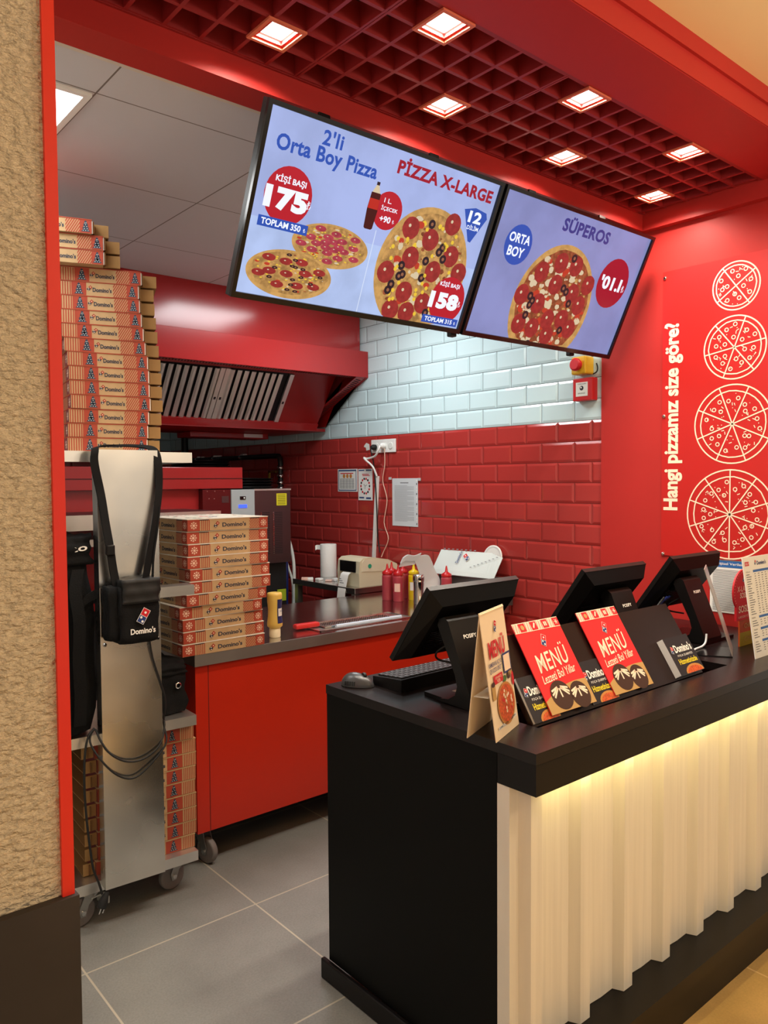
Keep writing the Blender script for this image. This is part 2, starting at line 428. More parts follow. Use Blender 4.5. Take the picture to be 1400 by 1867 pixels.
# kitchen ceiling
m = MB(); m.box(.2, XW+.1, 2.012, 6.9, 2.604, 2.66, CEILK); struct(m, 'ceiling')
m = MB(); m.box(.3, 3.15, 2.012, 2.035, 2.594, 2.604, mat('ceiling_trim', (214, 206, 192), .6)); struct(m, 'trim_1')
# beam behind the screens
m = MB(); m.box(.2, 3.165, 1.9055, 2.012, 2.59, 2.85, RED); struct(m, 'trim_2')
# strip along the right wall
m = MB(); m.box(3.11, 3.15, 1.174, 1.9055, 2.59, 2.85, RED); struct(m, 'trim_3')
# front soffit and outer face
m = MB(); m.box(-1.5, 3.11, 1.174, 1.384, 2.658, 2.85, mat('soffit_red', (178, 34, 34), .5)); struct(m, 'trim_4')
m = MB(); m.box(-1.5, 3.3, 1.160, 1.174, 2.725, 2.776, RED); m.box(-1.5, 3.3, 1.170, 1.174, 2.66, 2.725, RED); struct(m, 'trim_5')
# open-cell grid ceiling
m = MB()
xs = [1.883+.1*k for k in range(-22, 13)]
for i, x in enumerate(xs):
    w = .0055
    if abs(((x-1.883)/.6) % 1) < .01 or abs(((x-1.883)/.6) % 1) > .99:
        m.box(x-.008, x-.0012, 1.384, 1.9055, 2.660, 2.725, RED_GRID); m.box(x+.0012, x+.008, 1.384, 1.9055, 2.660, 2.725, RED_GRID)
    else: m.box(x-w, x+w, 1.384, 1.9055, 2.660, 2.725, RED_GRID)
for y in [1.395+.1*k for k in range(6)]:
    m.box(-.4, 3.11, y-w, y+w, 2.6605, 2.7245, RED_GRID)
m.box(-.4, 3.11, 1.3845, 1.39, 2.659, 2.725, RED_GRID); m.box(-.4, 3.11, 1.897, 1.905, 2.659, 2.725, RED_GRID)
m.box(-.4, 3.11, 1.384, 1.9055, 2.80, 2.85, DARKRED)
struct(m, 'ceiling')
# mall ceiling
m = MB(); m.box(-3.5, 5.5, -4, 1.16, 2.776, 2.85, BEIGEC); struct(m, 'ceiling')
m = MB(); m.box(3.295, 5.5, 1.12, 1.3, 0, 2.776, STUCCO); struct(m, 'wall_outer')
# stucco pillar on the left
m = MB(); m.box(-1.4, .3535, 1.15, 1.3, .905, 2.776, STUCCO); struct(m, 'wall_left')
m = MB(); m.box(.3535, .3705, 1.143, 1.3, .905, 2.776, mat('red_corner', (232, 48, 30), .4)); struct(m, 'trim_6')
m = MB(); m.box(-1.4, .3745, 1.135, 1.3, 0, .905, BASEST); struct(m, 'baseboard_left')

# ------------------------------------------------------------------ lamps
def ceiling_panel(x, y, label):
    t = thing('ceiling_light_panel', label, 'ceiling light', (x, y, 2.604), 0, 'square ceiling light panels')
    m = MB(); a = .304; b = .285
    for p in ((-a, a, -a, -b), (-a, a, b, a), (-a, -b, -b, b), (b, a, -b, b)): m.box(x+p[0], x+p[1], y+p[2], y+p[3], 2.594, 2.6035, WHITE)
    m.build('frame', t)
    m = MB(); m.box(x-b, x+b, y-b, y+b, 2.597, 2.6035, PANELG); m.build('diffuser', t)
ceiling_panel(.523, 2.547, 'bright square ceiling light panel at the left, beside the red corner strip')
ceiling_panel(2.3925, 3.1667, 'square ceiling light panel above the big menu screen, further into the kitchen')

def downlight(x, y, label):
    t = thing('downlight', label, 'downlight', (x, y, 2.655), 0, 'downlights in the red grid ceiling')
    m = MB(); a = .057; b = .047
    for p in ((-a, a, -a, -b), (-a, a, b, a), (-a, -b, -b, b), (b, a, -b, b)):
        m.box(x+p[0], x+p[1], y+p[2], y+p[3], 2.653, 2.659, mat('lamp_frame_lit', (226, 120, 90), .4))  # pale orange paints the lamp's glow onto the red frame
        q = [v*.84 if abs(v) < .05 else v*.86 for v in p]
        m.box(x+q[0], x+q[1], y+q[2], y+q[3], 2.6592, 2.684, RED)
    m.build('frame', t)
    m = MB(); m.box(x-.0385, x+.0385, y-.0385, y+.0385, 2.672, 2.684, LAMP); m.build('lamp', t)
    l = area('downlight_lamp', (x, y, 2.669), .07, .07, 6.5, (1.0, .9, .76), spread=math.radians(150)); l.parent = t
    l.location = (0, 0, .014)
for x, y, lb in ((1.124, 1.745, 'square downlight at the left end of the red grid, above the big menu screen'),
                 (1.733, 1.745, 'square downlight in the grid over the right part of the big screen'),
                 (2.333, 1.745, 'square downlight in the back row of the grid over the pizza menu screen'),
                 (2.933, 1.745, 'square downlight in the corner of the grid nearest the poster wall'),
                 (1.433, 1.445, 'square downlight at the front edge of the grid, top middle of the photo'),
                 (2.033, 1.445, 'square downlight at the front edge of the grid, second of the front row'),
                 (2.633, 1.445, 'square downlight at the front edge of the grid, furthest right')):
    downlight(x, y, lb)

# =================================================================== COUNTER
t = thing('service_counter', 'long black service counter with a white ribbed front panel', 'counter', (2.25, 1.45, 0))
m = MB()
m.box(1.347, 3.12, 1.193, 1.862, .06, .80, mat('black_end_panel', (11, 11, 10), .5, spec=.12))
m.box(1.347, 1.37, 1.193, 1.862, .8, .8715, MATS['black_end_panel'])
m.build('body', t)
m = MB()   # top with the opening for the brochure board
hx0, hx1, hy0, hy1 = 1.495, 2.46, 1.190, 1.36
T = mat('counter_top', (24, 18, 18), .27, spec=.3, noise=.06, bump=.05, bscale=500)
m.box(1.3455, 3.12, 1.077, hy0, .872, .898, T); m.box(1.3455, hx0, hy0, hy1, .872, .898, T)
m.box(hx1, 3.12, hy0, hy1, .872, .898, T); m.box(1.3455, 3.12, hy1, 1.864, .872, .898, T)
m.build('countertop', t)
m = MB(); m.box(1.3455, 3.12, 1.077, 1.19, .801, .8715, BLACK); m.build('apron', t)
m = MB()   # ribbed sheet
prof = []; x = 1.378; prof = [(1.347, 1.192), (1.347, 1.155)]
while x < 2.96:
    prof += [(x, 1.155), (x+.013, 1.128), (x+.053, 1.128), (x+.066, 1.155), (x+.10, 1.157), (x+.14, 1.154)]
    x += .192
prof += [(3.118, 1.155)]
vs = []
for a, b in prof: vs += [(a, b, .146), (a, b, .80)]
m.add(vs, [(2*i, 2*i+2, 2*i+3, 2*i+1) for i in range(len(prof)-1)], CREAM)
vs2 = [(a+(.003 if k < 4 else 0), b+(0 if k < 2 else .003), z) for k, (a, b, z) in enumerate(vs)]
m.add(vs2, [(2*i+1, 2*i+3, 2*i+2, 2*i) for i in range(len(prof)-1)], CREAM)
n = len(prof)
m.add(vs+vs2, [(2*i, 2*n+2*i, 2*n+2*i+2, 2*i+2) for i in range(n-1)]+[(0, 1, 2*n+1, 2*n)], CREAM)
m.build('ribbed_panel', t)
m = MB(); m.box(1.339, 3.12, 1.05, 1.19, .103, .145, BLACK); m.box(1.345, 3.12, 1.066, 1.19, 0, .103, BLACK); m.build('plinth', t)
m = MB(); m.box(1.330, 1.345, 1.19, 1.884, 0, .062, BLACK, .004); m.build('kick_board', t)
m = MB(); m.box(1.44, 3.11, 1.094, 1.106, .7935, .8005, LED); m.build('led_strip', t)['label'] = 'glowing yellow light strip under the counter edge'
area('counter_strip_light', (2.29, 1.105, .789), 1.7, .012, .8, (1.0, .82, .40), rot=(math.radians(25), 0, 0))

# brochure board
bd = Vector((0, .13, .204)).normalized(); bn = Vector((0, -bd.z, bd.y))
B0 = Vector((0, 1.2085, .893))
def bp(x, h, d=0): return Vector((x, 0, 0))+B0+bd*h+bn*d
m = MB(); m.prism([bp(1.50, 0, -.014), bp(2.335, 0, -.014), bp(2.335, .24, -.014), bp(1.50, .24, -.014)], bn*.014, mat('board_brown_black', (34, 16, 13), .3, spec=.3))
tag(m.build('brochure_board'), 'dark sloping board rising from the counter, carrying the menus', 'brochure board')

def menu_card(x0, w, lab, d):
    t = thing('menu_booklet', lab, 'menu', bp(x0+w/2, .008, d))
    h = .262
    m = MB(); m.prism([bp(x0, .012, d), bp(x0+w, .012, d), bp(x0+w, h, d), bp(x0, h, d)], bn*.0025, mat('menu_red', (226, 36, 40), .45))
    a = Art(m, bp(x0, .012, d+.0025), (1, 0, 0), bd); H = h-.012
    a.rect(0, w, H-.028, H, P_CREAM, 0)
    for k in range(8):
        u = k*w/8
        if k % 2 == 1:
            a.rect(u, u+w/8, H-.026, H-.002, P_RED, 1)
            if k == 1: a.disc(u+w/16, H-.014, .007, P_TAN, 2, seg=12)
            if k == 3: a.line(u+.008, H-.02, u+.017, H-.006, .005, P_CREAM, 2)
            if k == 5: a.rect(u+.006, u+.011, H-.02, H-.008, P_CREAM, 2); a.rect(u+.013, u+.018, H-.02, H-.008, P_CREAM, 2)
            if k == 7:
                for q in range(3): a.line(u+.012-.008*math.cos(q*PI/3), H-.014-.008*math.sin(q*PI/3), u+.012+.008*math.cos(q*PI/3), H-.014+.008*math.sin(q*PI/3), .0018, P_CREAM, 2)
        else:
            for q in range(5): a.line(u+q*w/40, H-.026, u+q*w/40+w/50, H-.002, .0018, P_PINK if q % 2 else P_RED, 1)
    a.logo(w*.5, H-.058, .0155, -.5)
    a.text('MENÜ', w*.5, H*.575, w*.74, .060, P_CREAM, 1, .006, .10, .30, 1.05)
    a.text('Lezzeti Bol Yıllar', w*.5, H*.385, w*.78, .022, P_CREAM, 1, .010, .10, .35)
    a.poly([(0, 0), (w, 0), (w, H*.27)]+[(w*(1-k/10), H*(.27+.02*math.sin(k/10*PI)-.13*(k/10)**2)) for k in range(1, 11)], P_TAN, 1)
    for cx, cy, r in ((.36, .16, .041), (.74, .115, .038)):
        a.disc(w*cx, H*cy+.002, r, P_CHOC, 2, ry=r*.95)
        for q in range(7):
            an = PI/2+(q-3)*.42
            a.line(w*cx, H*cy+r*.62, w*cx+r*.85*math.cos(an+(.6 if q > 3 else -.6 if q < 3 else 0)), H*cy+r*.62-r*.72*abs(math.sin(an)), .0052, P_CREAM, 3)
        a.disc(w*cx, H*cy+r*.62, .006, P_CHOC, 4, seg=10)
    m.build('cover', t)
menu_card(1.566, .19, 'red menu booklet with chocolate desserts, nearest the white table tent', .012)
menu_card(1.853, .192, 'red menu booklet with chocolate desserts, to the right of the other booklet', .006)
def leaflet(x0, lab, d, th, w=.115, n=1):
    t = thing('leaflet_stack', lab, 'leaflets', bp(x0+w/2, .01, d), 0)
    h = .125
    m = MB(); m.prism([bp(x0, .006, d), bp(x0+w, .006, d), bp(x0+w, h, d), bp(x0, h, d)], bn*th, PAPER)
    a = Art(m, bp(x0, .006, d+th), (1, 0, 0), bd); H = h-.006
    a.rect(0, w, 0, H, P_BLACK, 0)
    a.logo(w*.14, H*.66, .0105, -.35)
    a.text("Domino's", w*.58, H*.68, w*.70, .026, P_WHITE, 1, .03)
    a.text('FOÇA ŞUBEMİZ', w*.55, H*.49, w*.62, .010, P_WHITE, 1)
    a.text('Hizmetinizde', w*.55, H*.33, w*.74, .017, P_YEL, 1, .02)
    a.disc(w*.62, H*.02, w*.36, P_CRUST, 1, ry=H*.2, seg=20); a.disc(w*.62, H*.02, w*.3, P_PIZZA, 2, ry=H*.15, seg=20)
    v = m
    # trim what hangs under the board edge
    m.v = [tuple(Vector(p)+bd*max(0, .0065-(Vector(p)-B0).dot(bd))) for p in m.v]
    m.build('sheet', t)
leaflet(1.503, 'black branch leaflets between the white table tent and the first red booklet', .001, .006, .105)
leaflet(1.755, 'black branch leaflet half hidden between the two red menu booklets', .001, .003, .12)
leaflet(2.175, 'thick stack of black branch leaflets with yellow word, right end of the board', .001, .022, .14)

# table tent
t = thing('table_tent', 'cream folded table tent reading menu, at the counter corner', 'table tent', (1.41, 1.24, .898))
e1 = Vector((.148, .057, 0)); ew = e1.length; eu = e1.normalized(); nb = Vector((-eu.y, eu.x, 0))
A = Vector((1.336, 1.184, .8985)); TOP = A+nb*.043+Vector((0, 0, .296)); BK = A+nb*.074
m = MB()
def sheet(p, q, w, off, mt):   # a 2 mm card from bottom p to top q
    nrm = (q-p).cross(w).normalized()*.002
    m.prism([p, p+w, q+w, q], nrm*off, mt)
sheet(A, TOP, e1, 1, CREAMC)
m.build('front_card', t)
fr = t.children[0]
up = (TOP-A); uh = up.length
m = MB(); a = Art(m, A+ (e1.cross(up)).normalized()*.0022, eu, up.normalized(), lift=.0004)
a.logo(ew*.5, uh*.86, .013, -.35)
a.text('MENÜ', ew*.47, uh*.705, ew*.66, .050, P_RED, 1, .03)
a.text('KAMERANI AÇ VE', ew*.32, uh*.575, ew*.52, .013, P_BLUE, 1, .01)
a.text('QR KODU OKUT', ew*.32, uh*.53, ew*.48, .013, P_BLUE, 1, .01)
a.rect(ew*.63, ew*.95, uh*.46, uh*.62, P_BLUE, 1); a.rect(ew*.66, ew*.92, uh*.475, uh*.605, P_CREAM, 2)
a.rect(ew*.18, ew*.55, uh*.42, uh*.49, P_RED, 1)
a.text('SİPARİŞ', ew*.365, uh*.467, ew*.26, .008, P_CREAM, 2); a.text('VER', ew*.365, uh*.44, ew*.14, .008, P_CREAM, 2)
a.disc(ew*.56, uh*.235, ew*.36, P_CRUST, 1, ry=.050); a.disc(ew*.56, uh*.238, ew*.32, P_PIZZA, 2, ry=.044)
for k in range(22):
    an = random.uniform(0, 6.28); r = random.uniform(0, .85)
    a.disc(ew*(.56+.3*r*math.cos(an)), uh*.238+.04*r*math.sin(an), .0042, random.choice((P_RED, P_CREAM, P_TAN)), 3, seg=8)
a.rect(ew*.06, ew*.2, uh*.31, uh*.43, P_TAN, 1); a.disc(ew*.13, uh*.43, ew*.07, P_CHOC, 2, ry=.006, seg=12)
a.disc(ew*.62, uh*.425, .012, P_GREEN, 1, ry=.008, seg=9); a.disc(ew*.80, uh*.435, .010, P_CHOC, 1, seg=9)
a.line(ew*.8, uh*.44, ew*.95, uh*.455, .012, P_TAN, 1); a.disc(ew*.95, uh*.39, .008, P_RED, 1, ry=.018, seg=9)
a.rect(ew*.12, ew*.55, uh*.075, uh*.10, P_WHITE, 1); a.rect(ew*.6, ew*.9, uh*.085, uh*.112, P_WHITE, 1)
a.text('DOMINOS.COM.TR', ew*.335, uh*.0875, ew*.38, .006, P_BLACK, 2); a.text('APP', ew*.75, uh*.0985, ew*.2, .006, P_BLACK, 2)
m.build('print', fr)
m = MB(); sheet(BK, TOP+Vector((0, 0, -.003)), e1, -1, CREAMC); m.build('back_card', t)
m = MB(); p0 = A+nb*.02+Vector((0, 0, .10)); m.prism([p0, p0+e1, p0+e1+nb*.036, p0+nb*.036], (0, 0, .0015), OFFW); m.build('inner_flap', t)

# POS terminals --------------------------------------------------
def pos(xc, xn, lab, yt=1.50, zt=1.220, h=.265, w=.362, logo=False):
    t = thing('pos_terminal', lab, 'till screen', (xn, 1.48, .898), 0, 'till screens on the counter')
    dv = Vector((0, .155, -.215)).normalized(); nv = Vector((0, -dv.z, dv.y)); nv = Vector((0, dv.z, -dv.y))  # nv points to the customer side
    if nv.y > 0: nv = -nv
    P = lambda x, s_, d: Vector((xc+x, yt, zt))+dv*s_+nv*d
    m = MB()
    m.prism([P(-w/2, 0, 0), P(w/2, 0, 0), P(w/2, h, 0), P(-w/2, h, 0)], nv*.016, BLACKP)
    a = [P(-w/2+.002, .002, .016), P(w/2-.002, .002, .016), P(w/2-.002, h-.002, .016), P(-w/2+.002, h-.002, .016)]
    i1, i2 = .035, .052
    b = [P(-w/2+i1, .03, .052), P(w/2-i1, .03, .052), P(w/2-i1, h-.03, .042), P(-w/2+i1, h-.03, .042)]
    m.add(a+b, [(4, 5, 6, 7), (0, 1, 5, 4), (1, 2, 6, 5), (2, 3, 7, 6), (3, 0, 4, 7)][::1], BLACKP)
    m.add(a+b, [(7, 6, 5, 4), (4, 5, 1, 0), (5, 6, 2, 1), (6, 7, 3, 2), (7, 4, 0, 3)], BLACKP)
    for k in range(9): 
        q = .13+k*.008
        m.prism([P(-w/2+.05, q, .0525-q*.03), P(-w/2+.12, q, .0525-q*.03), P(-w/2+.12, q+.003, .0525-q*.03), P(-w/2+.05, q+.003, .0525-q*.03)], nv*.0015, BLACKG)
    o = m.build('screen_housing', t)
    m = MB(); Q = [P(-w/2+.012, .012, -.0012), P(w/2-.012, .012, -.0012), P(w/2-.012, h-.02, -.0012), P(-w/2+.012, h-.02, -.0012)]
    m.prism(Q, nv*.001, BLACKG); m.build('touch_glass', o)
    # stand: leaning slab, curved foot, base plate
    x0, x1 = xn-.06, xn+.06
    m = MB()
    out = [(1.385, .903), (1.383, .92), (1.47, 1.125), (1.485, 1.135), (1.505, 1.128), (1.51, 1.11), (1.445, .985), (1.437, .955), (1.445, .93), (1.47, .915), (1.50, .911), (1.50, .903)]
    m.prism([(x0, y, z) for y, z in out], (x1-x0, 0, 0), BLACKP)
    n_ = m.build('neck', t)
    m = MB(); c = P(0, h*.45, .05); y1, z1 = 1.5, 1.105
    m.box(xn-.03, xn+.03, y1-.005, c.y+.02, z1-.03, z1+.012, BLACKP, .006); m.build('hinge', t)
    m = MB(); m.prism([(x0-.0, 1.385, .8985), (x1+.10, 1.385, .8985), (x1+.10, 1.585, .8985), (x0+.02, 1.585, .8985)], (0, 0, .011), BLACKP)
    b_ = m.build('base', t)
    m = MB(); sl = Vector((0, .087, .205)).normalized(); a = Art(m, Vector((xn, 1.383, .92)), (1, 0, 0), sl, lift=.0008)
    a.text('POSIFY', .005, .175, .05, .011, P_WHITE, 0, .02); m.build('lettering', n_)
    if logo:
        m = MB(); m.box(xn+.02, xn+.085, 1.50, 1.535, .9096, .9104, PAPER); m.build('sticker', b_)
    m = MB()
    m.tube([(xn, 1.50, 1.06), (xn-.03, 1.54, 1.03), (xn-.01, 1.56, 1.0), (xn+.02, 1.51, .99)], .003, RUBBER, 6, sub=4)
    m.build('cable', t)
pos(1.597, 1.525, 'black till screen with keyboard behind it, nearest the counter end', logo=True)
pos(2.285, 2.285, 'black till screen in the middle, behind the red menu booklets', zt=1.213)
pos(2.825, 2.75, 'black till screen furthest right, below the pizza poster', zt=1.217)
# cables at the right till
for k in range(4):
    x = 2.62+.02*k; m = MB()
    m.tube([(x, 1.60, .905), (x-.03, 1.54, .96+.02*k), (x-.01, 1.535, 1.02+.01*k), (x+.04, 1.53, 1.06)], .004, BLUEH if k in (1, 2) else RUBBER, 6, sub=5)
    tag(m.build('till_cable'), ('black cable beside the right till neck, outermost of the bundle', 'blue cable beside the right till neck, left one', 'blue cable beside the right till neck, right one', 'black cable beside the right till neck, innermost of the bundle')[k], 'cable', 'cables beside the right till')
m = MB(); m.tube([(2.53, 1.345, .903), (2.57, 1.36, .905), (2.63, 1.365, .906), (2.66, 1.367, .918), (2.672, 1.37, .945)], .004, WHITE, 6, sub=5)
tag(m.build('till_cable'), 'white cable on the counter before the right till neck', 'cable', 'cables beside the right till')
# clear acrylic holder in front of the right till
t = thing('acrylic_holder', 'clear acrylic stand seen edge-on before the right till screen', 'sign holder', (2.6, 1.27, .898))
m = MB(); d = Vector((.14, .066, 0)); tp = Vector((-.11, .045, .30))
q = Vector((2.575, 1.228, .902)); m.prism([q, q+d, q+d+tp, q+tp], Vector((-.43, .9, 0))*.0024, ACR); m.build('panel', t)
m = MB(); q = Vector((2.575, 1.228, .8985)); m.prism([q, q+d, q+d+Vector((-.10, .15, 0)), q+Vector((-.10, .15, 0))], (0, 0, .003), BLACKG); m.build('foot', t)
# price list
t = thing('price_list', 'tall white printed price list standing at the right edge', 'price list', (2.73, 1.19, .898))
pv = Vector((0, .05, .336)); ph = pv.length; pn = Vector((0, -pv.z, pv.y)).normalized()
m = MB(); q = Vector((2.608, 1.166, .8985)); m.prism([q, q+Vector((.235, 0, 0)), q+Vector((.235, 0, 0))+pv, q+pv], -pn*.003, PAPER)
a = Art(m, q, (1, 0, 0), pv, lift=.0006)
a.rect(.012, .042, ph-.03, ph-.016, P_RED, 0); a.text('SELF', .027, ph-.023, .024, .007, P_WHITE, 1)
a.logo(.088, ph-.022, .008, -.45); a.text("Domino's", .135, ph-.024, .07, .014, P_BLUE, 1, .02)
a.text('PİZZALAR', .027, ph-.05, .03, .005, P_BLACK, 1)
for k, v in enumerate((.05, .205, .245, .285)): a.rect(.065, .23, ph-v-.004, ph-v+.004, mat('print_header_blue', (60, 110, 180), .6), 0)
a.text('PASTA', .025, ph-.205, .025, .005, P_BLACK, 1); a.text('YANLAR', .027, ph-.245, .028, .005, P_BLACK, 1); a.text('DİĞER', .025, ph-.285, .022, .005, P_BLACK, 1)
for k in range(34):
    v = ph-.06-k*.0078
    if any(abs(v-(ph-b)) < .007 for b in (.205, .245, .285)): continue
    a.rect(.012, .012+random.uniform(.02, .042), v-.0014, v+.0014, P_GREY, 0)
    for c in range(6): a.rect(.072+c*.026, .072+c*.026+random.uniform(.008, .014), v-.0013, v+.0013, P_GREY, 0)
m.build('printed_sheet', t)
# sauce standee
t = thing('sauce_standee', 'die-cut red sauce sign with round top, behind the price list', 'counter sign', (2.80, 1.29, .898))
m = MB(); yv = 1.29
m.box(2.757, 2.90, yv, yv+.006, .8985, 1.02, mat('standee_orange', (190, 78, 24), .5)); m.box(2.757, 2.90, yv-.0006, yv, .8985, .948, mat('standee_olive', (170, 150, 20), .5))
m.box(2.722, 2.93, yv-.004, yv+.004, .995, 1.058, P_RED)
m.lathe([(.076, -.003), (.076, .003)], (2.775, yv, 1.10), P_RED, 40, 'y', smooth=False)
a = Art(m, (2.775, yv-.003, 1.10), (1, 0, 0), (0, 0, 1), lift=.0008)
for k in range(40):
    an = 2*PI*k/40; a.line(.066*math.cos(an), .066*math.sin(an), .072*math.cos(an), .072*math.sin(an), .0012, P_CREAM, 0)
a.logo(.0, .044, .012, -.45); a.text('X-LARGE', .004, .008, .105, .02, P_CREAM, 1, .0); a.text('SOSLAR', .012, -.016, .08, .02, P_CREAM, 1, .02)
a = Art(m, (2.722, yv-.004, .995), (1, 0, 0), (0, 0, 1), lift=.0008)
a.text('SOSLARIMIZ', .104, .040, .18, .026, P_CREAM, 1, .02); a.text('LEZZETİ TAMAMLAR', .104, .013, .18, .009, P_CREAM, 1)
a = Art(m, (2.757, yv-.0008, .8985), (1, 0, 0), (0, 0, 1), lift=.0008)
a.text('CHIPOTLE', .085, .073, .11, .018, P_TAN, 1, .02); a.text('CHILI', .07, .025, .075, .016, P_TAN, 1)
m.build('sign_face', t)

# keyboard, mouse, card
t = thing('keyboard', 'black keyboard on the counter in front of the nearest till', 'keyboard', (1.66, 1.69, .898))
K = Matrix.Translation((1.452, 1.645, .8985)) @ Matrix.Rotation(math.radians(1.0), 4, 'Z')
m = MB(); m.prism([K @ Vector(p) for p in ((0, 0, 0), (0, .125, 0), (0, .125, .026), (0, 0, .036))], K.to_3x3() @ Vector((.43, 0, 0)), BLACKP); m.build('case', t)
m = MB()
for r in range(5):
    for c in range(20):
        u = .012+c*.0204; v = .012+r*.0212; z = .036-.08*v
        m.box(u, u+.017, v, v+.017, z-.001, z+.004, mat('key_black', (34, 33, 34), .4), 0, K)
        m.box(u+.003, u+.009, v+.009, v+.0125, z+.004, z+.0043, P_GREY, 0, K)
m.build('keys', t)
t = thing('mouse', 'black and grey computer mouse at the back left counter corner', 'mouse', (1.405, 1.79, .898))
m = MB(); Mm = Matrix.Translation((1.408, 1.79, .8985)) @ Matrix.Rotation(math.radians(-62), 4, 'Z')
nu, nw = 14, 10; vs = []
for i in range(nw):
    ph_ = (i/(nw-1))*PI/2
    for k in range(2*nu):
        an = 2*PI*k/(2*nu); r = math.cos(ph_) if i < nw-1 else .02
        vs.append(Mm @ Vector((.052*r*math.cos(an)*(1.0), .031*r*math.sin(an)*(1-.12*math.cos(an)), .001+.037*math.sin(ph_)*(1-.2*math.cos(an)*r))))
fs = [(i*2*nu+k, i*2*nu+(k+1) % (2*nu), (i+1)*2*nu+(k+1) % (2*nu), (i+1)*2*nu+k) for i in range(nw-1) for k in range(2*nu)]
m.add(vs, fs, mat('mouse_grey', (58, 58, 60), .32), True); m.add(vs[:2*nu], [tuple(range(2*nu-1, -1, -1))], BLACKP); m.build('shell', t)
m = MB(); m.lathe([(.009, -.004), (.010, 0), (.009, .004)], Mm @ Vector((.020, 0, .031)), RUBBER, 14, 'x'); m.build('scroll_wheel', t)
m = MB()
for k in range(6):
    m.prism([Mm @ Vector((-.03+k*.006, -.029, .006)), Mm @ Vector((-.027+k*.006, -.029, .006)), Mm @ Vector((-.027+k*.006, -.026, .018)), Mm @ Vector((-.03+k*.006, -.026, .018))], Mm.to_3x3() @ Vector((0, -.004, 0)), RUBBER)
m.build('side_grip', t)

# =================================================================== MENU SCREENS
sd = Vector((0, .42349, -.90590)); so = Vector((1.136, 1.80, 2.523)); sn = Vector((0, -.90590, -.42349))
def screen(u0, lab):
    t = thing('menu_screen', lab, 'menu screen', so+Vector((u0+.475, .05, -.02)), 0, 'menu screens')
    P = lambda u, v, d: so+Vector((u0+u, 0, 0))+sd*v+sn*d
    m = MB(); w, h = .946, .533; b = .013
    m.prism([P(0, 0, -.012), P(w, 0, -.012), P(w, h, -.012), P(0, h, -.012)], -sn*.022, BLACKP)
    m.prism([P(.15, .12, -.03), P(w-.15, .12, -.03), P(w-.15, h-.08, -.03), P(.15, h-.08, -.03)], -sn*.03, BLACKP)
    for p in ((0, w, 0, b), (0, w, h-b-.004, h), (0, b, b, h-b-.004), (w-b, w, b, h-b-.004)):
        m.prism([P(p[0], p[2], -.012), P(p[1], p[2], -.012), P(p[1], p[3], -.012), P(p[0], p[3], -.012)], sn*.0125, BLACKG)
    m.build('housing', t)
    for u in (.25, .7):
        m = MB(); q = P(u, .10, -.06); m.box(q.x-.02, q.x+.02, min(q.y, 1.9)-.0, 1.9045 if q.y < 1.9 else q.y+.01, q.z-.02, q.z+.13, BLACKP); m.build('wall_bracket', t)
    m = MB(); q = P(.94 if u0 == 0 else .70, h, -.03); m.box(q.x-.02, q.x+.01, q.y-.012, q.y+.012, q.z-.02, q.z+.012, RUBBER, .004); m.build('foot_clip', t)
    mb = MB(); a = Art(mb, P(0, 0, 0), (1, 0, 0), -sd, lift=-.010, step=.0004)
    return t, mb, a
def pizza(a, cx, cy, rx, ry, peps, pr, np_ol, ncorn, L=3, cheese=E_CHEESE, pep=E_PEP, extra=0):
    a.disc(cx, cy-ry*.05, rx, E_CRUST, L, ry=ry*1.04, seg=48); a.disc(cx, cy, rx*.9, cheese, L+1, ry=ry*.9, seg=40, jit=.02)
    s = ry/rx; occ = []
    for u, v in peps:
        a.disc(u, v, pr, pep, L+3, ry=pr*s*1.0, seg=18, jit=.02); occ.append((u, v, pr))
        a.disc(u-.2*pr, v+.2*pr*s, pr*.16, E_CHW, L+4, ry=pr*.16*s, seg=8)
    def rnd():
        for _ in range(60):
            an = random.uniform(0, 6.283); r = .84*math.sqrt(random.random())
            u, v = cx+rx*r*math.cos(an), cy+ry*r*math.sin(an)
            if all(math.hypot(u-p, (v-q)/s) > z*.95 for p, q, z in occ): return u, v
        return u, v
    for k in range(int(extra*2.2)):
        u, v = rnd(); q = pr*random.uniform(.08, .3); a.disc(u, v, q, random.choice((E_CHW, E_CHEESE2, E_CRUST, E_CORN if ncorn else E_TOM)), L+1.5, ry=q*s*random.uniform(.5, 1), seg=7, jit=.25)
    for k in range(extra):
        u, v = rnd(); a.disc(u, v, pr*random.uniform(.25, .5), random.choice((E_CHW, E_TOM, E_CHW)), L+2, ry=pr*s*random.uniform(.2, .4), seg=8, jit=.15)
    for k in range(np_ol):
        u, v = rnd(); r = pr*.42; occ.append((u, v, r)); a.disc(u, v, r, E_OLIVE, L+4, ry=r*s, seg=12); a.disc(u, v, r*.4, E_OLIN, L+5, ry=r*s*.4, seg=8)
    for k in range(ncorn):
        u, v = rnd(); r = pr*.2; a.disc(u, v, r, E_CORN, L+4, ry=r*s, seg=7)
t, mb, a = screen(0, 'large menu screen showing three pizzas and prices in red circles')
Wd, Hd = .946, .533
a.rect(.012, .934, -.517, -.012, E_BG, 0); a.rect(.012, .934, -.517, -.30, E_TBL, 0.5)
a.line(.4655, -.517, .4615, -.256, .003, E_LINE, 1)
a.text("2'li", .231, -.047, .072, .042, E_BLUE, 2, .028, 0, 0, 1.1)
a.text('Orta Boy Pizza', .231, -.100, .36, .056, E_BLUE, 2, .03, 0, 0, 1.06)
a.text('PİZZA X-LARGE', .698, -.052, .43, .053, E_DRED, 2, .04, 0, 0, 1.06)
pizza(a, .308, -.333, .143, .062, [(.308+.118*math.cos(k*1.9)*((k % 4+1)/4.2), -.333+.05*math.sin(k*1.9)*((k % 4+1)/4.2)) for k in range(20)], .020, 0, 34, pep=E_PEP2, extra=16)
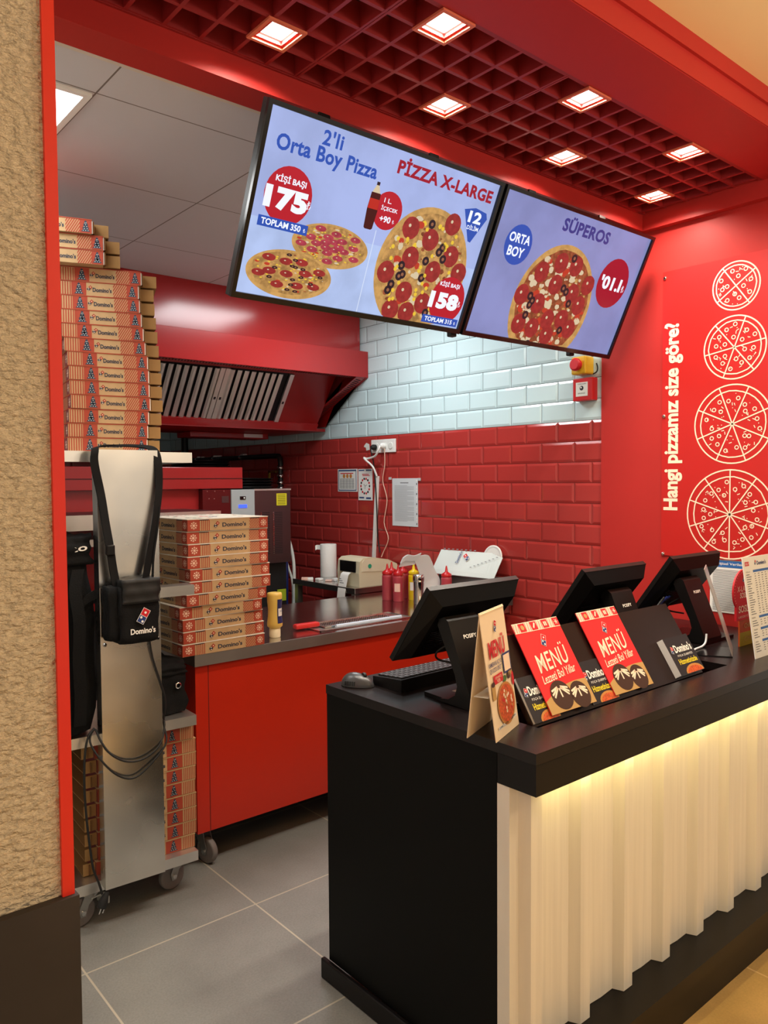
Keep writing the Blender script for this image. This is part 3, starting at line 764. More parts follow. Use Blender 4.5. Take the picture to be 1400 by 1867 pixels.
pizza(a, .184, -.438, .152, .068, [(.1, -.402), (.16, -.405), (.215, -.40), (.11, -.44), (.17, -.44), (.235, -.43), (.285, -.42), (.075, -.45), (.145, -.475), (.215, -.47), (.275, -.465)], .023, 14, 26, L=10, extra=10)
a.disc(.122, -.227, .080, E_RED, 9); a.text('KİŞİ BAŞI', .122, -.186, .103, .026, E_WHITE, 10, .03)
a.text('175', .118, -.239, .146, .062, E_WHITE, 10, .065, 0, 0, 1.08); a.text('₺', .196, -.238, .014, .024, E_WHITE, 10)
a.rect(.038, .208, -.322, -.293, E_BLUE, 17); a.text('TOPLAM 350', .116, -.307, .135, .018, E_WHITE, 18, .03); a.text('₺', .197, -.309, .008, .012, E_WHITE, 18)
a.disc(.486, -.192, .058, E_RED, 2); a.text('1 L.', .478, -.163, .03, .014, E_WHITE, 3, .02); a.text('İÇECEK', .492, -.186, .068, .018, E_WHITE, 3, .02); a.text('+90', .484, -.218, .045, .020, E_WHITE, 3, .03); a.text('₺', .518, -.22, .008, .012, E_WHITE, 3)
for p, mt, L in (([(.419, -.118), (.431, -.118), (.431, -.128), (.419, -.128)], E_OLIVE, 5), ([(.420, -.128), (.430, -.128), (.443, -.155), (.407, -.155)], E_CHW, 4.5),
                 ([(.407, -.15), (.443, -.15), (.446, -.2), (.442, -.255), (.437, -.259), (.413, -.259), (.408, -.255), (.404, -.2)], E_COLA, 5), ([(.406, -.168), (.444, -.168), (.445, -.198), (.405, -.198)], E_LABEL, 6)):
    a.poly(p, mt, L)
pizza(a, .693, -.338, .200, .200, [(.596, -.222), (.691, -.242), (.77, -.176), (.627, -.312), (.802, -.278), (.541, -.373), (.639, -.425), (.86, -.326), (.734, -.45), (.672, -.49), (.74, -.34), (.60, -.49)], .036, 13, 34, L=3, extra=26)
a.poly([(.80, -.118), (.85, -.105), (.905, -.112), (.915, -.13), (.868, -.217), (.855, -.215)], E_BLUE, 12)
a.text('12', .858, -.135, .062, .038, E_WHITE, 13, .04); a.text('DİLİM', .860, -.168, .055, .018, E_WHITE, 13, .02)
a.disc(.842, -.424, .082, E_RED, 12); a.text('KİŞİ BAŞI', .836, -.370, .096, .022, E_WHITE, 13, .03); a.text('158', .828, -.428, .14, .058, E_WHITE, 13, .065, 0, 0, 1.08); a.text('₺', .905, -.43, .012, .022, E_WHITE, 13)
a.rect(.748, .922, -.511, -.484, E_BLUE, 14); a.text('TOPLAM 315', .828, -.497, .135, .016, E_WHITE, 15, .03); a.text('₺', .909, -.499, .008, .012, E_WHITE, 15)
# keep the picture inside the glass
def clip(mb, u0):
    lo, hi = so.x+u0+.0125, so.x+u0+.9335; vmax = .5165
    out = []
    for p in mb.v:
        q = Vector(p); q.x = min(max(q.x, lo), hi); h = (q-so).dot(sd)
        if h > vmax: q -= sd*(h-vmax)
        out.append(tuple(q))
    mb.v = out
clip(mb, 0); mb.build('display', t)
t, mb, a = screen(.960, 'menu screen at the right showing one large pizza and a red price circle')
a.rect(.012, .934, -.517, -.012, E_BG2, 0)
pizza(a, .45, -.360, .235, .235, [(.325, -.25), (.513, -.197), (.427, -.283), (.362, -.366), (.546, -.301), (.255, -.347), (.625, -.255), (.29, -.456), (.375, -.463), (.535, -.408), (.475, -.482), (.60, -.44), (.61, -.34), (.42, -.20), (.45, -.42)], .040, 12, 0, L=3, cheese=E_CHEESE2, extra=60)
a.disc(.152, -.180, .072, E_BLUE, 2); a.text('ORTA', .152, -.157, .115, .034, E_WHITE, 3, .03); a.text('BOY', .150, -.205, .09, .036, E_WHITE, 3, .03)
a.text('SÜPEROS', .508, -.058, .30, .058, E_NAVY, 2, .038, 0, 0, 1.06)
a.disc(.777, -.223, .102, E_DRED, 12); a.text("'01.I", .767, -.224, .145, .056, E_WHITE, 13, .04); a.text('₺', .858, -.235, .018, .03, E_WHITE, 13)
clip(mb, .96); mb.build('display', t)
screen_mats()

# =================================================================== POSTER WALL
XP = 3.15
t = thing('pizza_size_poster', 'red wall poster asking which pizza size, with four outlined pizzas', 'poster', (XP, 1.45, 1.166))
m = MB(); m.box(XP-.006, XP-.0003, 1.09, 1.825, 1.166, 2.399, mat('poster_red', (188, 32, 28), .35)); pan = m.build('panel', t)
m = MB(); a = Art(m, (XP-.006, 0, 0), (0, -1, 0), (0, 0, 1), lift=.0008, step=.0003)
a.text('Hangi pizzamız size göre?', -1.772, 1.770, .81, .088, P_CREAM, 0, .035, PI/2)
def pz(cy, cz, r, ns, a0):
    u0 = -cy; w = .0055
    a.ring(u0, cz, r-w/2, w, P_CREAM, 0, 56); a.ring(u0, cz, r*.83, w*.9, P_CREAM, 0, 30, .012)
    for k in range(ns):
        an = a0+2*PI*k/ns; a.line(u0, cz, u0+(r-w)*math.cos(an), cz+(r-w)*math.sin(an), w*.9, P_CREAM, 1)
    for k in range(ns):
        for q in range(3):
            an = a0+2*PI*(k+(.24, .74, .5)[q]+random.uniform(-.08, .08))/ns; rr = r*((.66, .58, .36)[q]+random.uniform(-.06, .06))
            if q == 2 and ns > 6 and k % 2: continue
            if q == 2 and ns > 6: rr = r*.44
            a.ring(u0+rr*math.cos(an), cz+rr*math.sin(an), .0075, .0036, P_CREAM, 1, 12)
        for q in range(6):
            an = a0+2*PI*(k+random.uniform(.15, .85))/ns; rr = r*random.uniform(.25, .76); b = random.uniform(0, PI); l = .006 if q < 3 else .0018
            x, y = u0+rr*math.cos(an), cz+rr*math.sin(an)
            a.line(x-l*math.cos(b), y-l*math.sin(b), x+l*math.cos(b), y+l*math.sin(b), .0032, P_CREAM, 2)
pz(1.503, 2.281, .099, 4, .62); pz(1.507, 2.034, .130, 6, .16); pz(1.512, 1.724, .163, 8, .36); pz(1.519, 1.354, .186, 10, .31)
m.build('lettering_and_drawings', pan)
for z in (2.372, 1.775, 1.172):
    m = MB(); m.lathe([(.008, 0), (.008, .004), (.004, .006)], (XP-.006, 1.815, z), CHROME, 12, 'x', M=Matrix.Rotation(PI, 3, 'Z')); m.build('screw', t)
t = thing('legal_notice', 'white notice sheet with blue header under the pizza poster', 'notice', (XP, 1.48, .95))
m = MB(); m.box(XP-.0025, XP-.0003, 1.33, 1.601, .945, 1.166, PAPER); a = Art(m, (XP-.0025, 1.601, 1.166), (0, -1, 0), (0, 0, 1))
a.rect(.01, .27, -.032, -.004, mat('notice_blue', (40, 100, 170), .6), 0); a.text('Kişisel Verilerin Korunması', .135, -.018, .22, .013, P_WHITE, 1, .01)
for k in range(30): a.rect(.012, .25 if k % 6 else .12, -.044-k*.0058, -.0418-k*.0058, P_GREY, 0)
m.build('sheet', t)
# emergency stop and fire call point on the tiles
t = thing('emergency_stop', 'yellow emergency stop box with red button, on white tiles', 'switch box', (XW, 2.22, 2.04))
m = MB(); m.box(XW-.075, XW-.006, 2.185, 2.268, 1.998, 2.082, SOLID_Y, .008); b_ = m.build('housing', t)
m = MB(); m.lathe([(.024, 0), (.024, .008), (.020, .012), (.030, .016), (.030, .024), (.022, .030)], (XW-.075, 2.228, 2.042), P_RED, 24, 'x', M=Matrix.Rotation(PI, 3, 'Z')); m.build('push_button', t)
m = MB(); m.tube([(XW-.01, 2.19, 2.0), (XW-.01, 2.168, 2.01), (XW-.008, 2.165, 2.03), (XW-.008, 2.172, 2.05)], .003, RUBBER, 6, sub=4); m.build('wire', t)
t = thing('fire_call_point', 'red square fire call point with white plate, on white tiles', 'fire alarm', (XW, 2.22, 1.93))
m = MB(); m.box(XW-.05, XW-.006, 2.165, 2.275, 1.875, 1.982, mat('alarm_red', (196, 32, 36), .35), .004); m.build('housing', t)
m = MB(); m.box(XW-.052, XW-.0502, 2.19, 2.256, 1.896, 1.962, OFFW); a = Art(m, (XW-.052, 2.223, 1.93), (0, -1, 0), (0, 0, 1))
a.disc(0, .004, .011, P_BLACK, 0, seg=18); a.disc(-.003, .007, .004, P_WHITE, 1, seg=10); a.text('YANGIN ALARM', 0, .024, .05, .006, P_BLACK, 0); a.text('BASINIZ', 0, -.02, .04, .006, P_BLACK, 0)
m.build('face_plate', t)
# socket, cables, trunking, sheets
XT = XW-.006
t = thing('wall_socket', 'white three-gang socket plate with plugs, on red tiles', 'socket', (XT, 3.73, 1.72))
m = MB(); m.box(XT-.010, XT, 3.612, 3.845, 1.677, 1.760, WHITE, .003); m.build('plate', t)
for y in (3.79, 3.715, 3.655):
    m = MB(); m.lathe([(.021, 0), (.021, .003), (.018, .003)], (XT-.010, y, 1.718), OFFW, 20, 'x', M=Matrix.Rotation(PI, 3, 'Z')); m.build('outlet', t)
m = MB(); m.lathe([(.018, 0), (.018, .02), (.012, .03), (.009, .035)], (XT-.0135, 3.80, 1.712), RUBBER, 16, 'x', M=Matrix.Rotation(PI, 3, 'Z'))
m.tube([(XT-.045, 3.80, 1.712), (XT-.05, 3.80, 1.69), (XT-.03, 3.80, 1.62), (XT-.02, 3.795, 1.5), (XT-.02, 3.78, 1.3), (XT-.02, 3.775, 1.15), (XT-.03, 3.74, 1.05)], .004, RUBBER, 6, sub=4)
tag(m.build('black_plug_cord'), 'black plug and cord hanging from the wall socket', 'cord')
m = MB(); m.lathe([(.018, 0), (.018, .02), (.010, .034)], (XT-.0135, 3.715, 1.718), WHITE, 16, 'x', M=Matrix.Rotation(PI, 3, 'Z'))
m.tube([(XT-.046, 3.715, 1.718), (XT-.055, 3.72, 1.69), (XT-.05, 3.76, 1.655), (XT-.04, 3.85, 1.642), (XT-.045, 3.875, 1.648), (XT-.05, 3.85, 1.632), (XT-.035, 3.80, 1.59), (XT-.016, 3.783, 1.53)], .0065, WHITE, 8, sub=5)
tag(m.build('white_plug_cord'), 'thick white looping cord from wall socket into the trunking', 'cord')
m = MB(); m.tube([(XT-.03, 3.69, 1.70), (XT-.02, 3.70, 1.6), (XT-.012, 3.73, 1.5), (XT-.012, 3.69, 1.38), (XT-.012, 3.72, 1.24), (XT-.012, 3.68, 1.14), (XT-.012, 3.73, 1.05), (XT-.02, 3.74, 1.02)], .003, mat('pinkish_cord', (232, 190, 170), .5), 6, sub=5)
tag(m.build('thin_cord'), 'thin pale cord hanging wavily down the red tiles from the socket', 'cord')
m = MB(); m.prism([(XT-.014, 3.80, 1.53), (XT-.014, 3.775, 1.53), (XT-.014, 3.825, .90), (XT-.014, 3.85, .90)], (.013, 0, 0), WHITE)
tag(m.build('cable_trunking'), 'white vertical cable trunking on the red tiles below the socket', 'trunking')
t = thing('recipe_sheet', 'small blue-framed wall sheet left of the clock-like sheet', 'wall sheet', (XT, 4.1, 1.43))
m = MB(); m.box(XT-.002, XT-.0002, 4.0, 4.212, 1.43, 1.580, PAPER); a = Art(m, (XT-.002, 4.212, 1.43), (0, -1, 0), (0, 0, 1))
BL = mat('print_slate', (60, 84, 130), .6)
a.rect(.01, .2, .135, .145, BL, 0); a.rect(.01, .2, .006, .012, BL, 0); a.rect(.008, .014, .006, .145, BL, 0); a.rect(.196, .202, .006, .145, BL, 0)
a.rect(.03, .17, .118, .124, P_RED, 0)
for k in range(3): a.disc(.07+.036*k, .103, .014, P_CRUST, 0, seg=12)
for k in range(7): a.rect(.025, .18, .022+k*.010, .025+k*.010, P_GREY, 0)
for k in range(5): a.rect(.03+k*.034, .033+k*.034, .02, .085, P_GREY, 0)
m.build('sheet', t)
t = thing('slice_chart', 'tall white wall sheet with a ring of red and black segments', 'wall sheet', (XT, 3.915, 1.375))
m = MB(); m.box(XT-.002, XT-.0002, 3.846, 3.990, 1.375, 1.578, PAPER); a = Art(m, (XT-.002, 3.990, 1.375), (0, -1, 0), (0, 0, 1))
a.rect(.006, .138, .19, .198, BL, 0); a.rect(.065, .08, .186, .20, P_WHITE, 1); a.rect(.01, .06, .012, .022, BL, 0); a.rect(.08, .13, .008, .02, BL, 0)
a.rect(.04, .11, .165, .17, P_RED, 0); a.rect(.045, .12, .157, .161, P_RED, 0)
for k in range(14):
    an = 2*PI*k/14; a.disc(.072+.044*math.cos(an), .092+.048*math.sin(an), .008, P_RED if k % 2 else P_BLACK, 0, seg=8)
for q in range(3): a.line(.072, .092, .072+.02*math.cos(.4+q*2.1), .092+.02*math.sin(.4+q*2.1), .0025, P_BLACK, 0)
m.build('sheet', t)
t = thing('document_sleeve', 'typed page in a clear sleeve taped to the red tiles', 'wall sheet', (XT, 3.53, 1.22))
m = MB(); m.box(XT-.003, XT-.0002, 3.418, 3.65, 1.223, 1.515, mat('sleeve_paper', (214, 220, 224), .3)); a = Art(m, (XT-.003, 3.65, 1.223), (0, -1, 0), (0, 0, 1))
a.rect(.075, .15, .262, .267, P_GREY, 0)
for k in range(36): a.rect(.022, .2 if k % 5 else .14, .03+k*.0062, .0318+k*.0062, mat('type_grey', (166, 172, 176), .6), 0)
for k in range(14): a.rect(.220, .227, .012+k*.02, .022+k*.02, P_BLACK if k % 3 == 0 else P_WHITE, 0)
m.build('sheet', t)
m = MB()
for p in ((3.672, 1.515), (3.405, 1.508)):
    m = MB(); m.box(XT-.0035, XT-.0003, p[0]-.012, p[0]+.012, p[1]-.008, p[1]+.008, FILM); m.build('tape', t)
m = MB(); m.prism([(XT-.001, 3.905, 1.745), (XT-.001, 3.875, 1.735), (XT-.001, 3.872, 1.70), (XT-.001, 3.905, 1.695), (XT-.001, 3.91, 1.715), (XT-.001, 3.93, 1.72), (XT-.001, 3.925, 1.73)], (.0008, 0, 0), OFFW)
tag(m.build('torn_sticker'), 'torn white sticker remnant left of the wall socket', 'sticker')

# =================================================================== HOOD
HX0, HX1 = 1.25, 3.158
t = thing('extractor_hood', 'large red extractor hood with steel filters over the oven', 'extractor hood', (2.3, 4.2, 1.85))
m = MB(); m.prism([(HX0, 3.95, 2.3265), (HX0, 3.97, 2.3265), (HX0, 3.97, 2.6035), (HX0, 3.95, 2.6035)], (HX1-.012-HX0, 0, 0), RED_G); m.build('upper_panel', t)
m = MB(); m.box(HX0, HX1, 3.88, 3.90, 2.159, 2.324, RED_G, .002); m.box(HX0, HX1, 3.90, 3.97, 2.316, 2.326, RED_G); m.build('front_lip', t)
m = MB()
m.prism([(HX1, 3.881, 2.32), (HX1, 3.881, 2.159), (HX1, 4.6, 1.841), (HX1, 5.0, 1.841), (HX1, 5.0, 2.60), (HX1, 3.975, 2.60), (HX1, 3.975, 2.32)], (-.012, 0, 0), RED_G); m.build('end_panel', t)
# rim under the lip and along the end, with slots
sv = Vector((0, 4.6-3.9, 1.841-2.159)).normalized()
m = MB()
m.box(HX0, HX1-.09, 3.90, 3.945, 2.159, 2.165, HOODIN)
m.prism([(HX1-.09, 3.885, 2.161), (HX1-.0125, 3.885, 2.161), (HX1-.0125, 4.6, 1.841), (HX1-.09, 4.6, 1.841)], (0, 0, .006), RED_G)
rim = m.build('rim', t)
m = MB(); k = 0
x = 1.62
while x < HX1-.1:
    m.prism([(x, 3.903, 2.1588), (x+.006, 3.903, 2.1588), (x+.018, 3.94, 2.1588), (x+.012, 3.94, 2.1588)], (0, 0, -.0008), mat('slot_black', (20, 4, 4), .8)); x += .018
s_ = .03
nn = Vector((0, sv.z, -sv.y))
while s_ < .74:
    q = Vector((HX1-.075, 3.885, 2.161))+Vector((0, 4.6-3.885, 1.841-2.161)).normalized()*s_
    e = Vector((0, 4.6-3.885, 1.841-2.161)).normalized(); q = q+nn*.0012
    m.prism([q, q+e*.007, q+e*.007+Vector((.045, 0, 0))+e*.01, q+Vector((.045, 0, 0))+e*.01], nn*.0006, MATS['slot_black']); s_ += .02
m.build('slots', rim)
# filter bank plane
f0 = Vector((0, 4.117, 2.172)); f1 = Vector((0, 4.318, 1.886)); fv = f1-f0; fn = Vector((0, fv.z, -fv.y)).normalized()
if fn.y > 0: fn = -fn
FP = lambda x, s_, d: Vector((x, 0, 0))+f0+fv*s_+fn*d
m = MB()
m.prism([FP(2.752, -.06, 0), FP(HX1-.09, -.06, 0), FP(HX1-.09, 1.05, 0), FP(2.752, 1.05, 0)], -fn*.01, HOODIN)
m.prism([(HX1-.0135, 3.9, 2.17), (HX1-.0135, 4.6, 1.87), (HX1-.0135, 4.33, 1.87), (HX1-.0135, 4.117, 2.17)], (-.005, 0, 0), HOODIN)
m.prism([FP(HX0, .99, .012), FP(HX1-.09, .99, .012), FP(HX1-.09, 1.12, .012), FP(HX0, 1.12, .012)], -fn*.02, RED_G)
m.prism([FP(HX0, -.12, .004), FP(HX1-.09, -.12, .004), FP(HX1-.09, -.02, .004), FP(HX0, -.02, .004)], -fn*.01, HOODIN)
m.box(HX0, HX1-.0135, 4.335, 5.0, 1.838, 1.858, HOODIN)
m.build('inner_lining', t)
fi = 0
for xa, xb in ((1.30, 1.782), (1.786, 2.268), (2.272, 2.750)):
    m = MB()
    m.prism([FP(xa, 0, -.012), FP(xb, 0, -.012), FP(xb, 1, -.012), FP(xa, 1, -.012)], -fn*.004, mat('filter_dark', (34, 30, 32), .5, .6))
    x = xa+.035
    while x < xb-.06:
        m.prism([FP(x, .02, 0), FP(x+.012, .02, .006), FP(x+.026, .02, .006), FP(x+.034, .02, -.004)], fv*.965, STEEL); x += .048
    for q0, q1 in ((xa, xa+.03), (xb-.03, xb)): m.prism([FP(q0, 0, -.008), FP(q1, 0, -.008), FP(q1, .985, -.008), FP(q0, .985, -.008)], fn*.0165, STEEL)
    for hx in (xa+.016, xb-.016):
        m.prism([FP(hx-.007, .55, .0087), FP(hx+.007, .55, .0087), FP(hx+.007, .60, .0087), FP(hx-.007, .60, .0087)], fn*.0008, P_BLACK)
    m.build('filter', t)
m = MB(); m.box(2.35, 2.95, 4.75, 4.95, 1.80, 1.8372, RED_G, .006); m.box(2.75, 2.9, 4.745, 4.7495, 1.808, 1.832, STEEL)
m.build('grease_tray', t)

# =================================================================== OVEN and what is around it
t = thing('pizza_oven', 'two-deck red conveyor pizza oven under the hood', 'oven', (2.0, 4.7, 0))
m = MB(); m.box(1.25, 2.42, 4.20, 5.3, 1.46, 1.588, RED_G, .003); m.box(1.25, 2.42, 4.196, 4.2, 1.52, 1.523, MATS['slot_black']); m.build('canopy', t)
m = MB(); m.box(1.25, 2.15, 4.25, 5.3, .80, 1.46, RED_G); m.box(1.53, 1.533, 4.247, 4.25, .85, 1.46, MATS['slot_black']); m.build('upper_body', t)
MAR = mat('maroon_steel', (100, 22, 24), .3, .3)
m = MB(); m.box(2.15, 2.335, 4.2, 5.2, .98, 1.455, MAR); m.box(2.275, 2.322, 4.198, 4.2, 1.375, 1.415, STEEL_DK)
for p in ((2.18, 1.445), (2.23, 1.445), (2.29, 1.445), (2.19, 1.40), (2.225, 1.40)): m.lathe([(.004, 0), (.003, .002)], (p[0], 4.2, p[1]), CHROME, 8, 'y', M=Matrix.Rotation(PI, 3, 'Z'))
m.build('side_casing', t)
m = MB(); m.box(2.335, 2.497, 4.19, 5.2, .98, 1.453, GREY_CTRL, .002); cb = m.build('control_box', t)
m = MB(); m.box(2.393, 2.432, 4.186, 4.1895, 1.392, 1.412, BLACKG); m.box(2.417, 2.426, 4.1852, 4.186, 1.397, 1.407, PAPER); m.build('rocker_switch', cb)
m = MB(); m.box(2.383, 2.441, 4.187, 4.1895, 1.341, 1.361, BLUELCD); m.build('display', cb)['label'] = 'small glowing blue display'
m = MB(); m.box(2.497, 2.765, 4.2, 5.2, .985, 1.445, STEEL_DK); m.box(2.497, 2.768, 4.195, 5.2, 1.445, 1.455, STEEL); mc = m.build('motor_casing', t)
m = MB()
for xa, xb in ((2.545, 2.61), (2.636, 2.703)):
    for k in range(24):
        z = 1.045+k*.0112; m.box(xa, xb, 4.1985, 4.2, z, z+.0045, P_BLACK); m.box(xa-.004, xa+.006, 4.1965, 4.1985, z, z+.005, CHROME)
m.build('louvres', mc)
m = MB(); m.box(2.661, 2.737, 4.1985, 4.1998, 1.349, 1.425, LABEL_Y, 0); a = Art(m, (2.661, 4.1985, 1.349), (1, 0, 0), (0, 0, 1))
for k in range(6): a.rect(.008, .066, .008+k*.011, .012+k*.011, mat('label_ink', (120, 120, 30), .6), 0)
m.build('warning_label', mc)
m = MB(); m.lathe([(.03, 0), (.032, .012), (.032, .05), (.026, .052), (.026, .046)], (2.80, 4.4, 1.29), LABEL_Y, 20, 'y', M=Matrix.Rotation(PI, 3, 'Z'))
m.box(2.765, 2.80, 4.39, 4.41, 1.28, 1.30, BRASS)
m.build('gauge', t)
m = MB(); m.box(1.3, 2.76, 4.25, 5.2, .12, .79, mat('oven_stand_black', (16, 14, 15), .7)); m.box(2.15, 2.76, 4.25, 5.2, .79, .9795, MATS['oven_stand_black'])
m.box(2.69, 2.755, 4.246, 4.25, .73, .805, mat('label_green', (170, 190, 40), .5))
for x in (1.35, 2.7):
    for y in (4.3, 5.1): m.box(x-.03, x+.03, y-.03, y+.03, 0, .12, MATS['oven_stand_black'])
m.build('stand', t)
m = MB(); m.box(.9, 2.05, 3.80, 4.25, 1.325, 1.345, STEEL_DK); m.box(.9, 2.05, 3.795, 3.80, 1.27, 1.345, STEEL_B)
m.box(.9, 2.05, 3.80, 4.25, 1.20, 1.215, STEEL); m.box(.9, 2.05, 3.795, 3.80, 1.19, 1.225, STEEL); m.build('conveyor_bed', t)
def pans(x, y, z, r, n, lab):
    for k in range(n):
        m = MB(); q = z+k*.017
        m.lathe([(r*.93, q), (r, q+.013), (r*1.03, q+.015), (r*1.03, q+.016), (r*.98, q+.016)], (x, y, 0), mat('pan_black', (24, 22, 22), .35, .3), 40)
        tag(m.build('pizza_pan'), lab % ('lowest', 'second', 'third', 'topmost')[k if k < n-1 else 3], 'pan', 'stacked black pizza pans')
pans(2.42, 4.75, 1.589, .19, 3, '%s round black pan stacked on the red oven canopy')
pans(2.53, 4.42, 1.4555, .205, 4, '%s round black pan stacked on the grey oven control box')
t = thing('gas_pipe', 'black gas pipe with brass valve along the tiled wall behind oven', 'pipe', (3.12, 4.88, 1.3))
m = MB(); m.tube([(3.13, 6.4, 1.69), (3.13, 4.95, 1.69), (3.13, 4.9, 1.688), (3.13, 4.885, 1.67), (3.13, 4.88, 1.63), (3.13, 4.88, 1.32)], .018, mat('pipe_black', (30, 28, 28), .4), 12); m.build('pipe', t)
m = MB()
for z in (1.60, 1.54, 1.49, 1.45): m.lathe([(.022, -.012), (.026, -.008), (.026, .008), (.022, .012)], (3.13, 4.88, z), CHROME, 12)
m.build('couplings', t)
m = MB(); m.box(3.098, 3.112, 4.90, 5.0, 1.565, 1.58, BRASS); m.box(3.098, 3.105, 4.98, 5.0, 1.44, 1.58, mat('valve_yellow', (170, 140, 50), .4)); m.build('valve_handle', t)
m = MB()
for y in (6.2, 5.9, 5.45): m.lathe([(.022, -.01), (.022, .01)], (3.13, y, 1.69), CHROME, 10, 'y'); m.box(3.125, 3.158, y-.006, y+.006, 1.705, 1.72, CHROME)
m.build('pipe_clips', t)
m = MB(); m.tube([(3.135, 6.45, 1.75), (3.135, 6.45, 2.15)], .03, MATS['pipe_black'], 10)
tag(m.build('drain_pipe'), 'black vertical pipe on white tiles far back below the hood', 'pipe')
m = MB(); m.tube([(2.82, 4.4, 1.2), (2.86, 4.38, 1.13), (2.88, 4.35, 1.0), (2.875, 4.33, .85), (2.86, 4.32, .6), (2.86, 4.32, .3)], .011, OFFW, 8, sub=4)
m.tube([(2.83, 4.4, 1.05), (2.84, 4.36, .95), (2.87, 4.34, .8), (2.85, 4.33, .5), (2.84, 4.33, .3)], .008, OFFW, 8, sub=4)
m.tube([(2.80, 4.35, 1.1), (2.81, 4.33, .95), (2.80, 4.32, .7), (2.80, 4.32, .3)], .016, BLUEH, 8, sub=4)
tag(m.build('oven_hoses'), 'white and blue hoses hanging at the right side of the oven', 'hoses')

# =================================================================== PREP TABLE
t = thing('prep_table', 'red-fronted stainless steel prep table on wheels', 'prep table', (2.2, 3.1, 0))
m = MB(); m.box(1.339, 3.145, 2.702, 3.50, .802, .845, STEEL_T); m.build('worktop', t)
m = MB(); m.box(1.339, 3.145, 2.698, 2.7018, .800, .8452, mat('edge_stainless', (214, 210, 204), .42, 1.0, noise=.08, nscale=4)); m.box(1.337, 1.3388, 2.698, 3.5, .800, .845, MATS['edge_stainless']); m.build('folded_edge', t)
m = MB(); m.box(1.349, 3.14, 2.72, 2.745, .142, .8015, RED_D); m.box(1.352, 1.372, 2.745, 3.49, .142, .8015, RED_D); m.box(1.402, 1.405, 2.7194, 2.72, .142, .8, mat('seam_dark', (90, 16, 10), .6)); m.build('front_panel', t)
m = MB(); m.box(1.372, 3.14, 2.745, 3.49, .142, .7, mat('carcass', (60, 56, 56), .6)); m.build('carcass', t)
def caster(cx, cy, z1, ang, brake=False, parent=None, r=.05):
    m = MB(); Q = Matrix.Translation((cx, cy, 0)) @ Matrix.Rotation(ang, 4, 'Z')
    m.box(-.035, .035, -.035, .035, z1-.004, z1-.0005, ZINC, 0, Q)
    m.lathe([(.022, z1-.02), (.025, z1-.004)], (cx, cy, 0), ZINC, 16)
    for s in (-1, 1):
        y = s*.0165
        m.prism([Q @ Vector((-.03, y, z1-.012)), Q @ Vector((.026, y, z1-.012)), Q @ Vector((.046, y, r+.012)), Q @ Vector((.040, y, r-.014)), Q @ Vector((.022, y, r-.014)), Q @ Vector((.01, y, r+.02))], Q.to_3x3() @ Vector((0, s*.003, 0)), ZINC)
    m.box(-.03, .026, -.018, .018, z1-.016, z1-.010, ZINC, 0, Q)
    m.lathe([(.008, -.024), (.008, .024)], Q @ Vector((.031, 0, r)), CHROME, 10, 'y', M=Matrix.Rotation(ang, 3, 'Z'))
    if brake:
        BZ = mat('bright_zinc', (206, 206, 200), .35, .4); m.box(-.05, .0, -.021, .021, r+.034, r+.040, BZ, .002, Q); m.box(-.066, -.046, -.026, .026, r-.004, r+.022, BZ, .003, Q)
    o = m.build('caster', parent)
    m = MB()
    m.lathe([(r*.55, -.0125), (r*.82, -.0125), (r*.94, -.012), (r, -.007), (r, .007), (r*.94, .012), (r*.82, .0125), (r*.55, .0125)], Q @ Vector((.031, 0, r)), GREYW, 28, 'y', M=Matrix.Rotation(ang, 3, 'Z'))
    m.build('wheel', o)
for x, y in ((1.40, 2.79), (3.05, 2.79), (1.42, 3.43), (3.05, 3.43)): caster(x, y, .142, math.radians(-75), False, t)
# side table behind
t = thing('side_table', 'low steel side table along the tiled wall behind the prep table', 'side table', (2.95, 3.95, 0))
m = MB(); m.box(2.75, 3.157, 3.515, 4.16, .845, .88, STEEL_T, .002); m.build('top', t)
for x, y in ((2.775, 3.54), (3.13, 3.54), (2.775, 4.13), (3.13, 4.13)):
    m = MB(); m.box(x-.018, x+.018, y-.018, y+.018, 0, .8445, STEEL); m.build('leg', t)
m = MB(); m.box(2.79, 3.12, 3.53, 4.14, .30, .32, STEEL_T); m.build('shelf', t)
for k, (x, y) in enumerate(((2.84, 3.64), (2.86, 3.89))):
    m = MB(); m.box(x, x+.25, y, y+.22, .3205, .76-.05*k, mat('old_carton', (84, 58, 44), .8)); m.box(x-.001, x, y+.1, y+.12, .33, .7, KRAFT_D)
    tag(m.build('carton'), ('brown carton on the shelf under the side table, below the printer', 'brown carton on the shelf under the side table, below the paper roll')[k], 'carton')
# printer
t = thing('label_printer', 'beige label printer feeding out a paper strip, on the side table', 'printer', (2.9, 3.65, .88))
m = MB(); px0, px1 = 2.80, 3.10; py0, py1 = 3.535, 3.745
out = [(px0, .8805), (px1, .8805), (px1+.004, .96), (px1-.01, 1.0), (px1-.08, 1.03), (px0+.10, 1.05), (px0+.03, 1.048), (px0+.004, 1.03), (px0-.004, .96)]
m.prism([(x, py0, z) for x, z in out], (0, py1-py0, 0), BEIGE); bo = m.build('body', t)
m = MB(); m.prism([(px0+.016, py0-.003, .972), (px1-.006, py0-.003, .958), (px1-.012, py0-.003, .998), (px1-.08, py0-.003, 1.022), (px0+.10, py0-.003, 1.042), (px0+.035, py0-.003, 1.04), (px0+.018, py0-.003, 1.024)], (0, .003, 0), mat('printer_lid', (216, 208, 182), .4)); m.build('lid', t)
m = MB(); m.box(px0-.008, px0+.0, py0+.03, py1-.03, .965, 1.03, BLACKG, .002); m.build('window', t)
m = MB(); m.lathe([(.013, 0), (.013, .002)], (px0+.075, py0-.0032, 1.0), mat('teal_badge', (40, 150, 120), .4), 18, 'y', M=Matrix.Rotation(PI, 3, 'Z')); m.build('badge', t)
